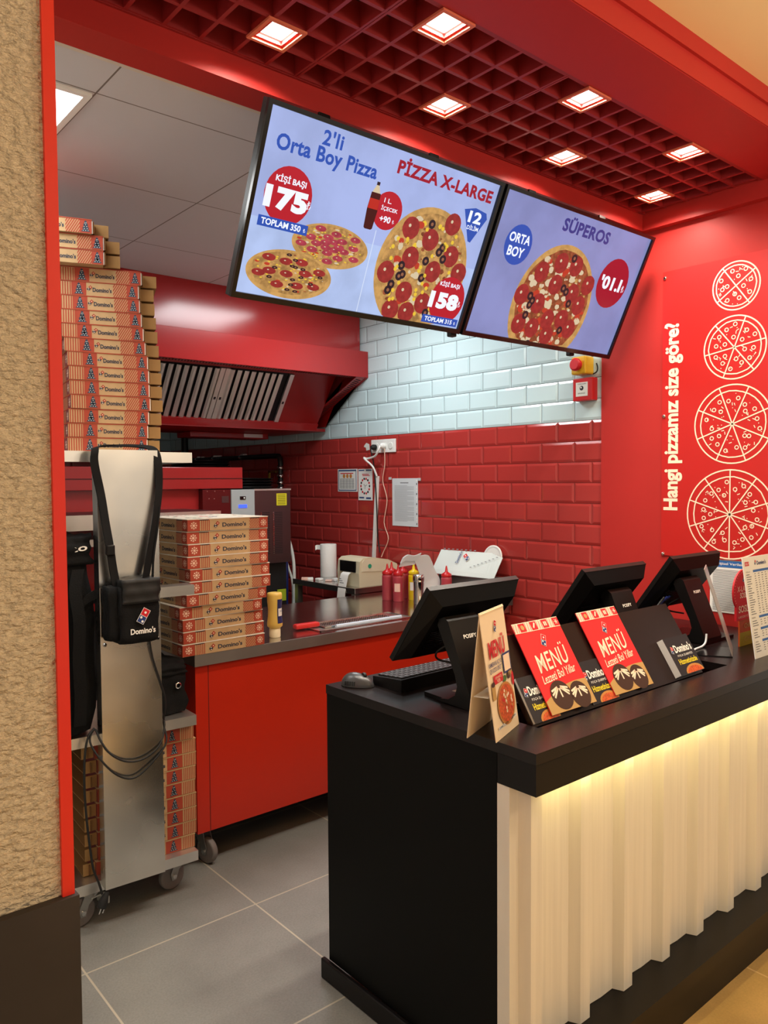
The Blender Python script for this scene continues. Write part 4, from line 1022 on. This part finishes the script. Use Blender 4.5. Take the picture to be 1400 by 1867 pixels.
m = MB(); m.strip([(px0-.0095, 3.64, .962), (px0-.028, 3.64, .95), (px0-.040, 3.64, .91), (px0-.052, 3.64, .86), (px0-.06, 3.64, .80), (px0-.07, 3.645, .72)], (0, .075, 0), .0008, PAPER)
a = Art(m, (px0-.0405, 3.68, .89), (0, -1, 0), (-.12, 0, 1), lift=.002)
for k in range(3): a.rect(.01, .05-.01*k, .01+.012*k, .014+.012*k, P_GREY, 0)
m.build('paper_strip', t)
m = MB(); m.lathe([(.052, 0), (.053, .002), (.053, .208), (.052, .21), (.02, .21), (.02, .205)], (2.99, 4.10, .8805), mat('tissue', (240, 240, 236), .85, bump=.15, bscale=90), 30)
m.strip([(2.945, 4.128, 1.07), (2.935, 4.15, 1.07), (2.925, 4.155, 1.065)], (0, 0, .03), .001, MATS['tissue'])
tag(m.build('paper_towel_roll'), 'white paper towel roll standing on the steel side table', 'paper roll')
m = MB()
for k in range(7): 
    q = Vector((2.77+.025*k+random.uniform(-.01, .01), 4.06-.05*k+random.uniform(-.02, .02), .889)); m.box(q.x-.02, q.x+.02, q.y-.018, q.y+.018, .8805, .8805+random.uniform(.008, .018), PAPER if k % 3 else P_PINK, .003, rotz(random.uniform(0, 3), q))
tag(m.build('crumpled_wrapper'), 'crumpled white wrapper lying before the paper towel roll', 'wrapper')

# bottles ------------------------------------------------------
def squeeze(x, y, lab, body, cap, h=.195, label=None, r=.029):
    t = thing('squeeze_bottle', lab, 'sauce bottle', (x, y, .8455), 0, 'squeeze sauce bottles')
    m = MB(); m.lathe([(r*.94, 0), (r, .005), (r, .128), (r*.97, .136), (r*.80, .142)], (x, y, .8455), body, 24); m.build('body', t)
    m = MB(); m.lathe([(r*.95, .1421), (r*.97, .146), (r*.95, .156), (r*.5, .164), (r*.3, .168), (r*.16, .194), (r*.10, .2)], (x, y, .8455), cap, 20); m.build('nozzle_cap', t)
    if label:
        m = MB()
        aa = [PI*1.02+k*.14 for k in range(9)]
        vs = []
        for q in aa: vs += [(x+(r+.0006)*math.cos(q), y+(r+.0006)*math.sin(q), .90), (x+(r+.0006)*math.cos(q), y+(r+.0006)*math.sin(q), .945)]
        m.add(vs, [(2*k, 2*k+2, 2*k+3, 2*k+1) for k in range(8)], label)
        m.build('label', t)
squeeze(2.765, 3.245, 'red squeeze bottle leftmost of the sauce bottles, beside the printer', SOS_B, SOS_R)
squeeze(2.778, 3.168, 'red squeeze bottle in front, nearest the yellow bottle', SOS_B, SOS_R, label=P_PINK)
squeeze(2.84, 3.295, 'red squeeze bottle half hidden behind the two front red ones', SOS_B, SOS_R)
squeeze(2.87, 3.235, 'red squeeze bottle half hidden just left of the yellow one', SOS_B, SOS_R)
squeeze(2.875, 3.150, 'yellow mustard squeeze bottle with a printed label', YEL, YEL, label=P_WHITE)
squeeze(2.925, 2.945, 'red squeeze bottle whose cap shows above the nearest till screen', SOS_B, SOS_R)
t = thing('steel_shaker', 'tall shiny steel shaker beside the yellow squeeze bottle', 'shaker', (2.792, 3.02, .8455))
m = MB(); m.lathe([(.027, 0), (.028, .003), (.028, .12)], (2.792, 3.02, .8455), CHROME, 26); m.build('body', t)
m = MB(); m.lathe([(.030, .1201), (.031, .122), (.031, .152), (.028, .158), (.01, .16)], (2.792, 3.02, .8455), CHROME, 26); m.build('lid', t)
t = thing('mayonnaise_bottle', 'upside-down mayonnaise bottle with navy label on the prep table', 'sauce bottle', (1.752, 2.79, .8455))
m = MB(); m.lathe([(.0215, 0), (.0235, .003), (.0235, .036), (.021, .038)], (1.752, 2.79, .8455), mat('ivory_cap', (240, 226, 190), .4), 24); m.build('cap', t)
m = MB(); m.lathe([(.022, .0385), (.032, .048), (.033, .06), (.029, .09), (.028, .12), (.031, .15), (.032, .178), (.030, .188), (.02, .190)], (1.752, 2.79, .8455), MAYO, 28); bo = m.build('body', t)
m = MB(); vs = []
for k in range(11):
    q = -1.75+k*.18
    for z, rr in ((.062, .0335), (.09, .0297), (.12, .0287), (.15, .0317), (.163, .0322)): vs.append((1.752+rr*math.cos(q), 2.79+rr*math.sin(q), .8455+z))
m.add(vs, [(5*k+j, 5*k+5+j, 5*k+6+j, 5*k+1+j) for k in range(10) for j in range(4)], mat('label_navy', (40, 44, 96), .45), True)
vs = []
for k in range(9):
    q = -1.6+k*.19
    for z, rr in ((.092, .0302), (.124, .0294)): vs.append((1.752+rr*math.cos(q), 2.79+rr*math.sin(q), .8455+z))
m.add(vs, [(2*k, 2*k+2, 2*k+3, 2*k+1) for k in range(8)], P_WHITE)
a = Art(m, (1.752+.0305*math.cos(-1.05), 2.79+.0305*math.sin(-1.05), .8455+.108), (math.cos(.52), math.sin(.52), 0), (0, 0, 1), lift=.0008)
a.text('MAYONEZ', 0, .005, .026, .007, P_BLUE, 0, 0, PI)
m.build('label', t)
# grater with tray
t = thing('hand_grater', 'flat steel grater with a red handle lying at the table edge', 'grater', (2.15, 2.85, .845))
G = Matrix.Translation((2.005, 2.845, .8455)) @ Matrix.Rotation(math.radians(-3), 4, 'Z')
m = MB()
for z0, z1, wd, x0, x1 in ((.004, .026, .018, -.115, .01),):
    m.box(x0, x1, -wd, wd, z0, z1, mat('handle_red', (206, 40, 38), .35), .008, G)
m.build('handle', t)
m = MB(); m.box(.012, .42, -.048, .05, .004, .007, STEEL_B, .001, G); m.box(.012, .42, -.052, -.046, .001, .012, CHROME, .001, G); m.box(.012, .42, .048, .054, .001, .012, CHROME, .001, G)
for k in range(30):
    for j in range(5): m.box(.03+k*.0125, .036+k*.0125, -.035+j*.016, -.030+j*.016, .007, .009, STEEL_DK, 0, G)
m.build('blade', t)
m = MB(); m.box(1.955, 2.50, 2.745, 2.93, .8452, .8462, STEEL_B)
for p in ((1.955, 2.50, 2.745, 2.749), (1.955, 2.50, 2.926, 2.93), (1.955, 1.959, 2.745, 2.93), (2.496, 2.50, 2.745, 2.93)): m.box(*p, .8452, .850, CHROME)
o = m.build('steel_tray'); tag(o, 'shallow steel tray holding the red-handled grater', 'tray')
m = MB(); m.tube([(2.06, 2.772, .8545), (2.44, 2.765, .8545)], .008, mat('pale_blue_rod', (206, 222, 240), .3), 10)
tag(m.build('plastic_rod'), 'pale plastic rod lying along the front of the steel tray', 'rod')
for v in t.children: v.location.z += .0012
# plastic wrap, paper bags, lid
m = MB()
m.strip([(2.775, 3.095, 1.045), (2.795, 3.075, 1.085), (2.83, 3.05, 1.095), (2.85, 3.04, 1.06), (2.865, 3.03, 1.01), (2.885, 3.015, .96), (2.875, 3.01, .90), (2.87, 2.995, .848)], (.075, -.045, .012), .003, FILM, 5)
m.strip([(2.74, 3.095, 1.075), (2.765, 3.085, 1.09), (2.80, 3.07, 1.085), (2.83, 3.05, 1.098)], (.01, -.01, .03), .010, FILM, 5)
tag(m.build('plastic_wrap'), 'crumpled strip of translucent plastic wrap drooping behind the steel shaker', 'plastic wrap')
t = thing('paper_bag_stack', 'slanting stack of printed paper bags propped against the red tiles', 'paper bags', (3.03, 2.85, .845))
m = MB(); m.box(2.99, 3.13, 2.66, 3.07, .8455, .985, mat('bag_box', (70, 66, 66), .6)); m.build('holder', t)
m = MB(); q = Vector((2.965, 3.075, .9905)); ex = Vector((.10, -1, -.0)).normalized()*.40; ey = Vector((.07, .0, .105))
for k in range(5):
    d = Vector((-.004+.002*k, .006*k, .0045*k+.0))
    m.prism([q+d, q+d+ex*(1-.02*k), q+d+ex*(1-.03*k)+ey, q+d+ey], (0, 0, .003), mat('bag_paper', (208, 218, 216), .5))
a = Art(m, q+Vector((-.002, .024, .0215)), ex, ey, lift=.0015)
a.logo(.2, .09, .022, .9); a.text("Domino's", .15, .085, .07, .02, P_BLUE, 1, .02, PI/2)
for k in range(8): a.rect(.02+.03*k, .035+.03*k, .13, .135, P_GREY, 0); a.rect(.25+.02*k, .262+.02*k, .03+.01*k, .034+.01*k, P_GREY, 0)
m.build('bags', t)
m = MB(); L_ = Matrix.Translation((3.135, 2.80, 1.085)) @ Matrix.Rotation(math.radians(-80), 4, 'Y')
m.lathe([(.062, 0), (.066, .003), (.066, .008), (.060, .009), (.052, .006)], (0, 0, 0), WHITE, 32, 'z', True, L_)
tag(m.build('round_lid'), 'round white plastic lid leaning on the red tiles behind the bags', 'lid')

# =================================================================== PIZZA BOXES
def snow(a, u, v, r, L=1):
    for k in range(8):
        an = k*PI/4; a.line(u, v, u+r*math.cos(an), v+r*math.sin(an), r*.09, P_CREAM, L)
        a.line(u+r*.6*math.cos(an), v+r*.6*math.sin(an), u+r*.85*math.cos(an+.28), v+r*.85*math.sin(an+.28), r*.08, P_CREAM, L)
        a.line(u+r*.6*math.cos(an), v+r*.6*math.sin(an), u+r*.85*math.cos(an-.28), v+r*.85*math.sin(an-.28), r*.08, P_CREAM, L)
def tree(a, u, v, h, L=1):
    for k, (w, y0, y1) in enumerate(((.76, -.44, -.05), (.6, -.18, .2), (.42, .08, .5))):
        a.poly([(u-w*h/2, v+y0*h), (u+w*h/2, v+y0*h), (u+.06*h, v+y1*h), (u-.06*h, v+y1*h)], TREE, L)
    for x, y in ((-.2, -.34), (0, -.34), (.2, -.34), (-.1, -.2), (.12, -.18), (-.12, -.02), (.08, 0), (0, .16), (-.05, .3), (.06, .32)):
        a.disc(u+x*h, v+y*h, h*.032, P_WHITE, L+1, seg=6)
def vstripes(a, u0, u1, h, n=5):
    a.rect(u0, u1, .0006, h-.0006, KRAFT, 0)
    for k in range(n): w = (u1-u0)/n; a.rect(u0+k*w+w*.3, u0+k*w+w*.75, .0006, h-.0006, BROWNRED, 1)
def dstripes(a, u0, u1, h, n=6, sgn=1):
    a.rect(u0, u1, .0006, h-.0006, KRAFT, 0)
    w = (u1-u0)/n; s = .6*(u1-u0)
    for k in range(-n, n+1):
        b0 = u0+k*w; pts = []
        # parallelogram clipped to the patch
        for bb, tt in ((b0, 0), (b0+w*.55, 0), (b0+w*.55+s, h), (b0+s, h)): pts.append((bb, tt))
        def cl(p, q, u):
            t_ = (u-p[0])/(q[0]-p[0]); return (u, p[1]+(q[1]-p[1])*t_)
        for lim, ge in ((u0, True), (u1, False)):
            o2 = []
            for i in range(len(pts)):
                p, q = pts[i], pts[(i+1) % len(pts)]; ip = p[0] >= lim if ge else p[0] <= lim; iq = q[0] >= lim if ge else q[0] <= lim
                if ip: o2.append(p)
                if ip != iq: o2.append(cl(p, q, lim))
            pts = o2
            if len(pts) < 3: break
        if len(pts) >= 3:
            if sgn < 0: pts = [(u0+u1-p[0], p[1]) for p in pts]
            a.poly(pts, BROWNRED, 1)
def box_proto(kind, w, d, h):
    """tray + lid, origin at the bottom centre, front at -y"""
    t = thing('pizza_box', '', 'pizza box', (0, 0, 0))
    m = MB(); i = .0
    m.box(-w/2, w/2, -d/2, d/2, .0005, h-.003, KRAFT)
    a = Art(m, (-w/2, -d/2, .0005), (1, 0, 0), (0, 0, 1), lift=.0005, step=.0003); H = h-.004
    if kind == 'snow':
        def face(a, w):
            a.rect(0, .144*w, .0006, H, BROWNRED, 0); snow(a, .072*w, H/2, H*.36)
            vstripes(a, .155*w, .265*w, H)
            a.logo(.345*w, H*.52, H*.30, -.75, 1, BROWNRED, NAVY, P_CREAM, False); a.text("Domino's", .565*w, H*.48, .30*w, H*.40, NAVY, 1, .03)
            dstripes(a, .76*w, .886*w, H, 6, -1); a.rect(.886*w, w, .0006, H, BROWNRED, 0); snow(a, .943*w, H/2, H*.34)
            a.rect(.14*w, .25*w, H-.003, H, P_BLACK, 2); a.rect(.77*w, .89*w, H-.003, H, P_BLACK, 2)
        face(a, w); face(Art(m, (-w/2, d/2, .0005), (0, -1, 0), (0, 0, 1), lift=.0005, step=.0003), d)
    elif kind == 'tree':
        vstripes(a, .0, .18*w, H, 6); a.rect(.18*w, .36*w, .0006, H, BROWNRED, 0); tree(a, .27*w, H/2, H*.9)
        a.logo(.40*w, H*.58, H*.21, -.75, 1, BROWNRED, NAVY, P_CREAM, False); a.text("Domino's", .555*w, H*.48, .235*w, H*.34, NAVY, 1, .035)
        dstripes(a, .69*w, .86*w, H, 6, 1); a.rect(.86*w, w, .0006, H, BROWNRED, 0); tree(a, .93*w, H/2, H*.86)
        a2 = Art(m, (-w/2, d/2, .0005), (0, -1, 0), (0, 0, 1), lift=.0005, step=.0003)
        a2.rect(.80*d, d, .0006, H, mat('print_brown_red_shaded', (120, 40, 40), .7), 0); snow(a2, .91*d, H/2, H*.36); dstripes(a2, .5*d, .79*d, H, 9, 1)  # side print darkened: its shade is put into the brown-red
    else:
        a.rect(0, .13*w, .0006, H, BROWNRED, 0)
        a.text("Domino's", .50*w, H*.48, .34*w, H*.36, NAVY, 1, .03); a.logo(.26*w, H*.52, H*.22, -.75, 1, BROWNRED, NAVY, P_CREAM, False)
        a.rect(.69*w, .855*w, .0006, H, BROWNRED, 0); tree(a, .77*w, H/2, H*.86); vstripes(a, .865*w, w, H, 7)
        a2 = Art(m, (-w/2, d/2, .0005), (0, -1, 0), (0, 0, 1), lift=.0005, step=.0003)
        a2.rect(0, d, .0006, H, MATS['print_brown_red_shaded'], 0); dstripes(a2, .3*d, .6*d, H, 8, 1)  # same brown-red with the side's shade in its colour
    m.build('tray', t, world=False)
    m = MB(); c = .045; e = .0015
    m.prism([(-w/2-e, -d/2-e, h-.0029), (w/2+e, -d/2-e, h-.0029), (w/2+e, d/2-c, h-.0029), (w/2-c, d/2+e, h-.0029), (-w/2+c, d/2+e, h-.0029), (-w/2-e, d/2-c, h-.0029)], (0, 0, .0026), LIDWHITE if kind == 'snow' else BROWNRED if kind == 'tree' else KRAFT)
    if kind == 'snow':
        a = Art(m, (0, 0, h-.0003), (1, 0, 0), (0, 1, 0), lift=.0002, step=.0001)
        a.logo(.0, -.02, .035, .9, 0, P_RED, P_BLUE, P_WHITE, False)
        rs = random.Random(3)
        for k in range(46):
            u, v = rs.uniform(-.46, .46)*w, rs.uniform(-.45, .45)*d
            if math.hypot(u, v+.02) < .075: continue
            a.poly([(u+rs.uniform(.006, .014)*math.cos(q*1.257), v+rs.uniform(.003, .011)*math.sin(q*1.257)) for q in range(5)], rs.choice((P_RED, NAVY, P_GREEN, P_GREY, BROWNRED)), 0)
        for k in range(11): a.rect(-.1+.019*k, -.09+.019*k, .13, .145, P_RED if k % 4 else NAVY, 0)
    m.build('lid', t, world=False)
    if kind == 'tree':
        m = MB(); x = w/2+.0005
        m.box(x, x+.008, -d/2+.005, -d/2+.03, .004, h-.006, KRAFT_IN); m.box(x, x+.003, -d/2+.002, -d/2+.006, .002, h-.004, P_WHITE)
        m.box(x+.004, x+.055, -d/2+.035, -d/2+.039, .003, h-.005, KRAFT_D, 0); m.box(x, x+.054, -d/2+.036, d/2-.05, .002, .005, KRAFT_D)
        m.box(x+.051, x+.055, -d/2+.036, d/2-.05, .003, h-.005, KRAFT_D)
        m.build('side_flap', t, world=False)
    if kind == 'shelf':
        m = MB(); x = -w/2-.0005
        m.box(x-.04, x, -d/2+.012, -d/2+.016, .003, h-.006, KRAFT_D); m.box(x-.022, x-.018, -d/2+.006, -d/2+.012, .006, h-.01, KRAFT_IN)
        m.box(x-.04, x, -d/2+.016, d/2-.05, .0015, .004, KRAFT_D)
        m.build('side_flap', t, world=False)
    return t
ORD = ('topmost', 'second from top', 'third from top', 'fourth from top', 'fifth from top', 'sixth from top', 'seventh from top', 'eighth from top', 'ninth from top', 'tenth from top', 'eleventh from top', 'twelfth from top', 'lowest')
# eleven on the prep table
LX = [1.306, 1.307, 1.307, 1.303, 1.312, 1.313, 1.292, 1.277, 1.278, 1.282, 1.283]
BH = .0471
P1 = box_proto('snow', .357, .357, BH-.0003)
rs = random.Random(11)
for i in range(11):
    lab = '%s snowflake-printed pizza box in the stack on the prep table' % (ORD[i] if i < 10 else 'lowest')
    loc = (LX[i]+.180, 2.70+.1785+rs.uniform(-.006, .006), .8453+(10-i)*BH); rz = math.radians(rs.uniform(.5, 3.5))
    if i == 0:
        o = P1; o.location = loc; o.rotation_euler = (0, 0, rz); o['label'] = lab; o['group'] = 'pizza boxes on the prep table'
    else: dup(P1, loc, rz, lab, 'pizza boxes on the prep table')

# =================================================================== TROLLEY
TR = thing('steel_trolley', 'stainless steel shelf trolley with broad front column on casters', 'trolley', (1.06, 2.8, 0), math.radians(-3.0))
TM = rotz(math.radians(-3.0), (1.06, 2.6, 0))
def tb(m, x0, x1, y0, y1, z0, z1, mt, bev=0): m.box(x0, x1, y0, y1, z0, z1, mt, bev, TM)
for z, x0, x1 in ((.114, .80, 1.284), (.617, .80, 1.286), (1.095, .935, 1.286), (1.572, .70, 1.286)):
    yb = 2.668 if z == 1.095 else 3.02
    m = MB(); tb(m, x0, x1, 2.60, yb, z+.033, z+.0365, STEEL); tb(m, x0, x1, 2.60, 2.603, z, z+.033, STEEL); tb(m, x1-.003, x1, 2.603, yb, z, z+.033, STEEL); tb(m, x0, x0+.003, 2.603, yb, z, z+.033, STEEL)
    tb(m, x0, x1, 2.603, 2.62, z, z+.003, STEEL)
    m.build('shelf' if z != 1.095 else 'bracket', TR)
m = MB(); tb(m, .932, 1.138, 2.548, 2.552, .137, 1.612, STEEL_B); tb(m, .932, .936, 2.552, 2.5995, .137, 1.612, STEEL_B); tb(m, 1.134, 1.138, 2.552, 2.5995, .137, 1.612, STEEL_B)
cm = m.build('front_column', TR)
m = MB(); tb(m, .934, 1.136, 2.5455, 2.5478, .95, 1.155, STEEL_B)
for x, z in ((.945, .965), (1.125, .965), (.945, 1.14), (1.125, 1.14)): m.lathe([(.007, 0), (.007, .002), (.004, .005)], TM @ Vector((x, 2.5455, z)), CHROME, 10, 'y', M=Matrix.Rotation(PI, 3, 'Z'))
m.build('bolted_plate', cm)
m = MB()
for z0, z1 in ((.151, 1.571),): tb(m, 1.17, 1.23, 3.021, 3.05, z0, z1, STEEL)
m.build('rear_post', TR)
caster(.903, 2.648, .114, math.radians(192), True, TR); caster(1.245, 2.675, .114, math.radians(190), False, TR)
caster(.86, 2.97, .114, math.radians(60), False, TR); caster(1.22, 2.95, .114, math.radians(60), False, TR)

# tall stack on the top shelf
P2 = box_proto('tree', .262, .30, .0480)
RX = [1.130, 1.119, 1.122, 1.128, 1.134, 1.140, 1.148, 1.151, 1.152, 1.155, 1.148, 1.144, 1.141]
def put2(xr, z, lab, grp, rz, first=[True]):
    # the right front corner sits at (xr, 2.65)
    c, s = math.cos(rz), math.sin(rz); v = Vector((.131, -.15, 0)); off = Vector((v.x*c-v.y*s, v.x*s+v.y*c, 0))
    loc = Vector((xr, 2.645, z))-off
    if first[0]: first[0] = False; o = P2; o.location = loc; o.rotation_euler = (0, 0, rz); o['label'] = lab; o['group'] = grp
    else: dup(P2, loc, rz, lab, grp)
for i in range(13):
    rz = math.radians((-20, -20, -19, -17, -15, -13, -10.5, -10, -10, -9, -10, -10, -8.5)[i]+rs.uniform(-.6, .6))
    put2(RX[i], 1.6093+(12-i)*.0484, '%s tree-printed pizza box in the tall stack on the trolley top' % ORD[i] if i < 12 else 'lowest tree-printed pizza box in the tall stack on the trolley top', 'pizza boxes on the trolley top', rz)
zt = 1.6093+13*.0484
for i, xr in enumerate((1.000, 1.000, .963)):
    put2(xr, zt+i*.0484, ('tree-printed pizza box, lowest of three set back on the tall stack', 'tree-printed pizza box, middle of three set back on the tall stack', 'tree-printed pizza box, very top one near the ceiling')[i], 'pizza boxes on the trolley top', math.radians(-20+i*1.0))
# nine on the bottom shelf
P3 = box_proto('shelf', .357, .34, .0500)
XR3 = [1.301, 1.306, 1.307, 1.305, 1.303, 1.307, 1.307, 1.306, 1.300]
for i in range(9):
    lab = '%s pizza box in the stack on the trolley bottom shelf' % (ORD[i] if i < 8 else 'lowest')
    rz = math.radians(-3+rs.uniform(-.8, .8)); loc = (XR3[i]-.1785, 2.628+.17+.008, .1509+(8-i)*.0508)
    if i == 0: o = P3; o.location = loc; o.rotation_euler = (0, 0, rz); o['label'] = lab; o['group'] = 'pizza boxes on the trolley bottom'
    else: dup(P3, loc, rz, lab, 'pizza boxes on the trolley bottom')

# bags on the middle shelf
def softbox(m, x0, x1, y0, y1, z0, z1, mt, amp=.008, seed=1, M=None):
    bm = bmesh.new(); bmesh.ops.create_cube(bm, size=1); bmesh.ops.subdivide_edges(bm, edges=list(bm.edges), cuts=7, use_grid_fill=True)
    r = random.Random(seed); ph = [r.uniform(0, 6) for _ in range(6)]
    for v in bm.verts:
        p = v.co*2; q = p.copy()
        for k in range(3): q[k] = p[k]*(1-.06*(p[(k+1) % 3]**4+p[(k+2) % 3]**4)/2)
        w = amp*(math.sin(7*p.x+ph[0]+3*p.z)+math.sin(6*p.z+ph[1]+4*p.y)+.6*math.sin(11*p.y+ph[2]+5*p.x))
        co = Vector(((x0+x1)/2+q.x*(x1-x0)/2, (y0+y1)/2+q.y*(y1-y0)/2, (z0+z1)/2+q.z*(z1-z0)/2))
        d = Vector((p.x**5, p.y**5, max(0, p.z)**5)); co += d*w*.5
        v.co = M @ co if M else co
    bm.verts.index_update(); m.add([v.co.copy() for v in bm.verts], [tuple(v.index for v in f.verts) for f in bm.faces], mt, True); bm.free()
t = thing('delivery_bag', 'big black delivery bag on the trolley shelf left of the column', 'bag', (.80, 2.75, .655), math.radians(-3))
m = MB(); softbox(m, .64, .925, 2.60, 2.93, .657, 1.29, BLACKF, .012, 3); bo = m.build('body', t)
m = MB(); softbox(m, .635, .928, 2.585, 2.93, 1.23, 1.325, BLACKF, .010, 5); m.build('flap', t)
m = MB(); m.strip([(.87, 2.577, 1.22), (.855, 2.565, 1.15), (.865, 2.56, 1.05), (.862, 2.565, .93), (.868, 2.575, .80), (.868, 2.59, .70)], (.04, 0, 0), .004, BLACKF); m.build('strap', t)
m = MB(); m.strip([(.868, 2.57, 1.09), (.89, 2.567, 1.12), (.925, 2.57, 1.135)], (0, 0, .03), .004, BLACKF); m.build('strap', t)
m = MB(); a = Art(m, (.845, 2.581, 1.283), (1, 0, .10), (0, 0, 1), lift=.002)
a.text('ao', .03, .0, .055, .016, P_WHITE, 0, .02); m.build('lettering', t)
t = thing('cooler_bag', 'black bag with a metal eyelet on the trolley shelf right of the column', 'bag', (1.2, 2.78, .655), math.radians(-3))
m = MB(); softbox(m, 1.10, 1.272, 2.635, 2.93, .656, .825, BLACKF, .007, 9); m.build('body', t)
m = MB(); softbox(m, 1.095, 1.276, 2.63, 2.93, .80, .842, BLACKF, .006, 12); m.build('lid', t)
m = MB(); m.lathe([(.010, 0), (.012, .001), (.012, .003), (.006, .003)], (1.237, 2.632, .762), CHROME, 16, 'y', M=Matrix.Rotation(PI, 3, 'Z')); m.build('eyelet', t)

# waist pouch hung on the column
t = thing('shoulder_pouch', 'small black shoulder pouch with logo hung on the trolley column', 'pouch', (1.02, 2.50, .97))
m = MB(); softbox(m, .962, 1.095, 2.462, 2.540, .972, 1.165, BLACKF, .004, 21); bo = m.build('body', t)
m = MB(); softbox(m, .932, .978, 2.480, 2.542, .985, 1.165, BLACKF, .003, 22); m.build('side_pocket', t)
m = MB(); softbox(m, .968, 1.098, 2.452, 2.545, 1.105, 1.185, mat('flap_black', (20, 19, 18), .6), .004, 23); m.build('flap', t)
m = MB(); a = Art(m, (.968, 2.4595, .985), (1, 0, 0), (0, 0, 1), lift=.002, step=.0004)
a.logo(.070, .078, .024, -.55); a.text("Domino's", .068, .030, .085, .020, P_WHITE, 1, .03); m.build('emblem', bo)
WEB = mat('webbing', (13, 13, 14), .75, spec=.25)
m = MB()
m.strip([(.968, 2.505, 1.165), (.960, 2.51, 1.22), (.953, 2.515, 1.29), (.946, 2.53, 1.37), (.937, 2.540, 1.46), (.920, 2.545, 1.56), (.922, 2.548, 1.60), (.935, 2.560, 1.620), (1.0, 2.585, 1.627), (1.09, 2.585, 1.627), (1.128, 2.560, 1.615), (1.136, 2.540, 1.57), (1.130, 2.525, 1.48), (1.112, 2.515, 1.38), (1.088, 2.51, 1.27), (1.066, 2.505, 1.17)], (.027, .006, .008), .004, WEB)
m.build('strap', t)
m = MB(); m.box(.938, .966, 2.502, 2.522, 1.265, 1.30, BLACKP, .004); m.build('buckle', t)
m = MB(); m.tube([(1.092, 2.505, 1.17), (1.098, 2.508, 1.25), (1.115, 2.513, 1.34), (1.128, 2.518, 1.42)], .004, WEB, 6, sub=4); m.build('cord', t)
# cable coil with plug
m = MB()
c0 = [(1.085, 2.53, .985), (1.10, 2.535, .90), (1.125, 2.538, .82), (1.148, 2.545, .74), (1.153, 2.575, .655), (1.15, 2.548, .595), (1.10, 2.536, .545), (1.03, 2.533, .503), (.97, 2.533, .525), (.92, 2.545, .585), (.895, 2.575, .645), (.915, 2.585, .680),
      (.925, 2.56, .645), (.95, 2.538, .60), (1.0, 2.533, .565), (1.06, 2.533, .56), (1.12, 2.537, .592), (1.152, 2.565, .65), (1.150, 2.585, .69)]
m.tube(c0, .0035, RUBBER, 8, sub=5)
m.tube([(.915, 2.587, .683), (.89, 2.578, .66), (.876, 2.572, .60), (.872, 2.57, .50), (.876, 2.57, .40), (.884, 2.568, .30), (.893, 2.565, .22), (.908, 2.56, .17), (.917, 2.555, .13)], .0038, RUBBER, 8, sub=5)
m.lathe([(.007, .03), (.012, .012), (.016, 0), (.016, -.02)], (.92, 2.553, .105), RUBBER, 14, 'z', True, Matrix.Rotation(math.radians(25), 3, 'Y'))
for s in (-1, 1): m.tube([(.918+s*.006, 2.551, .086), (.909+s*.006, 2.549, .068)], .002, CHROME, 6)
tag(m.build('cable_coil'), 'black power cable looped around the trolley column, plug hanging down', 'cable')
bpy.context.view_layer.update()
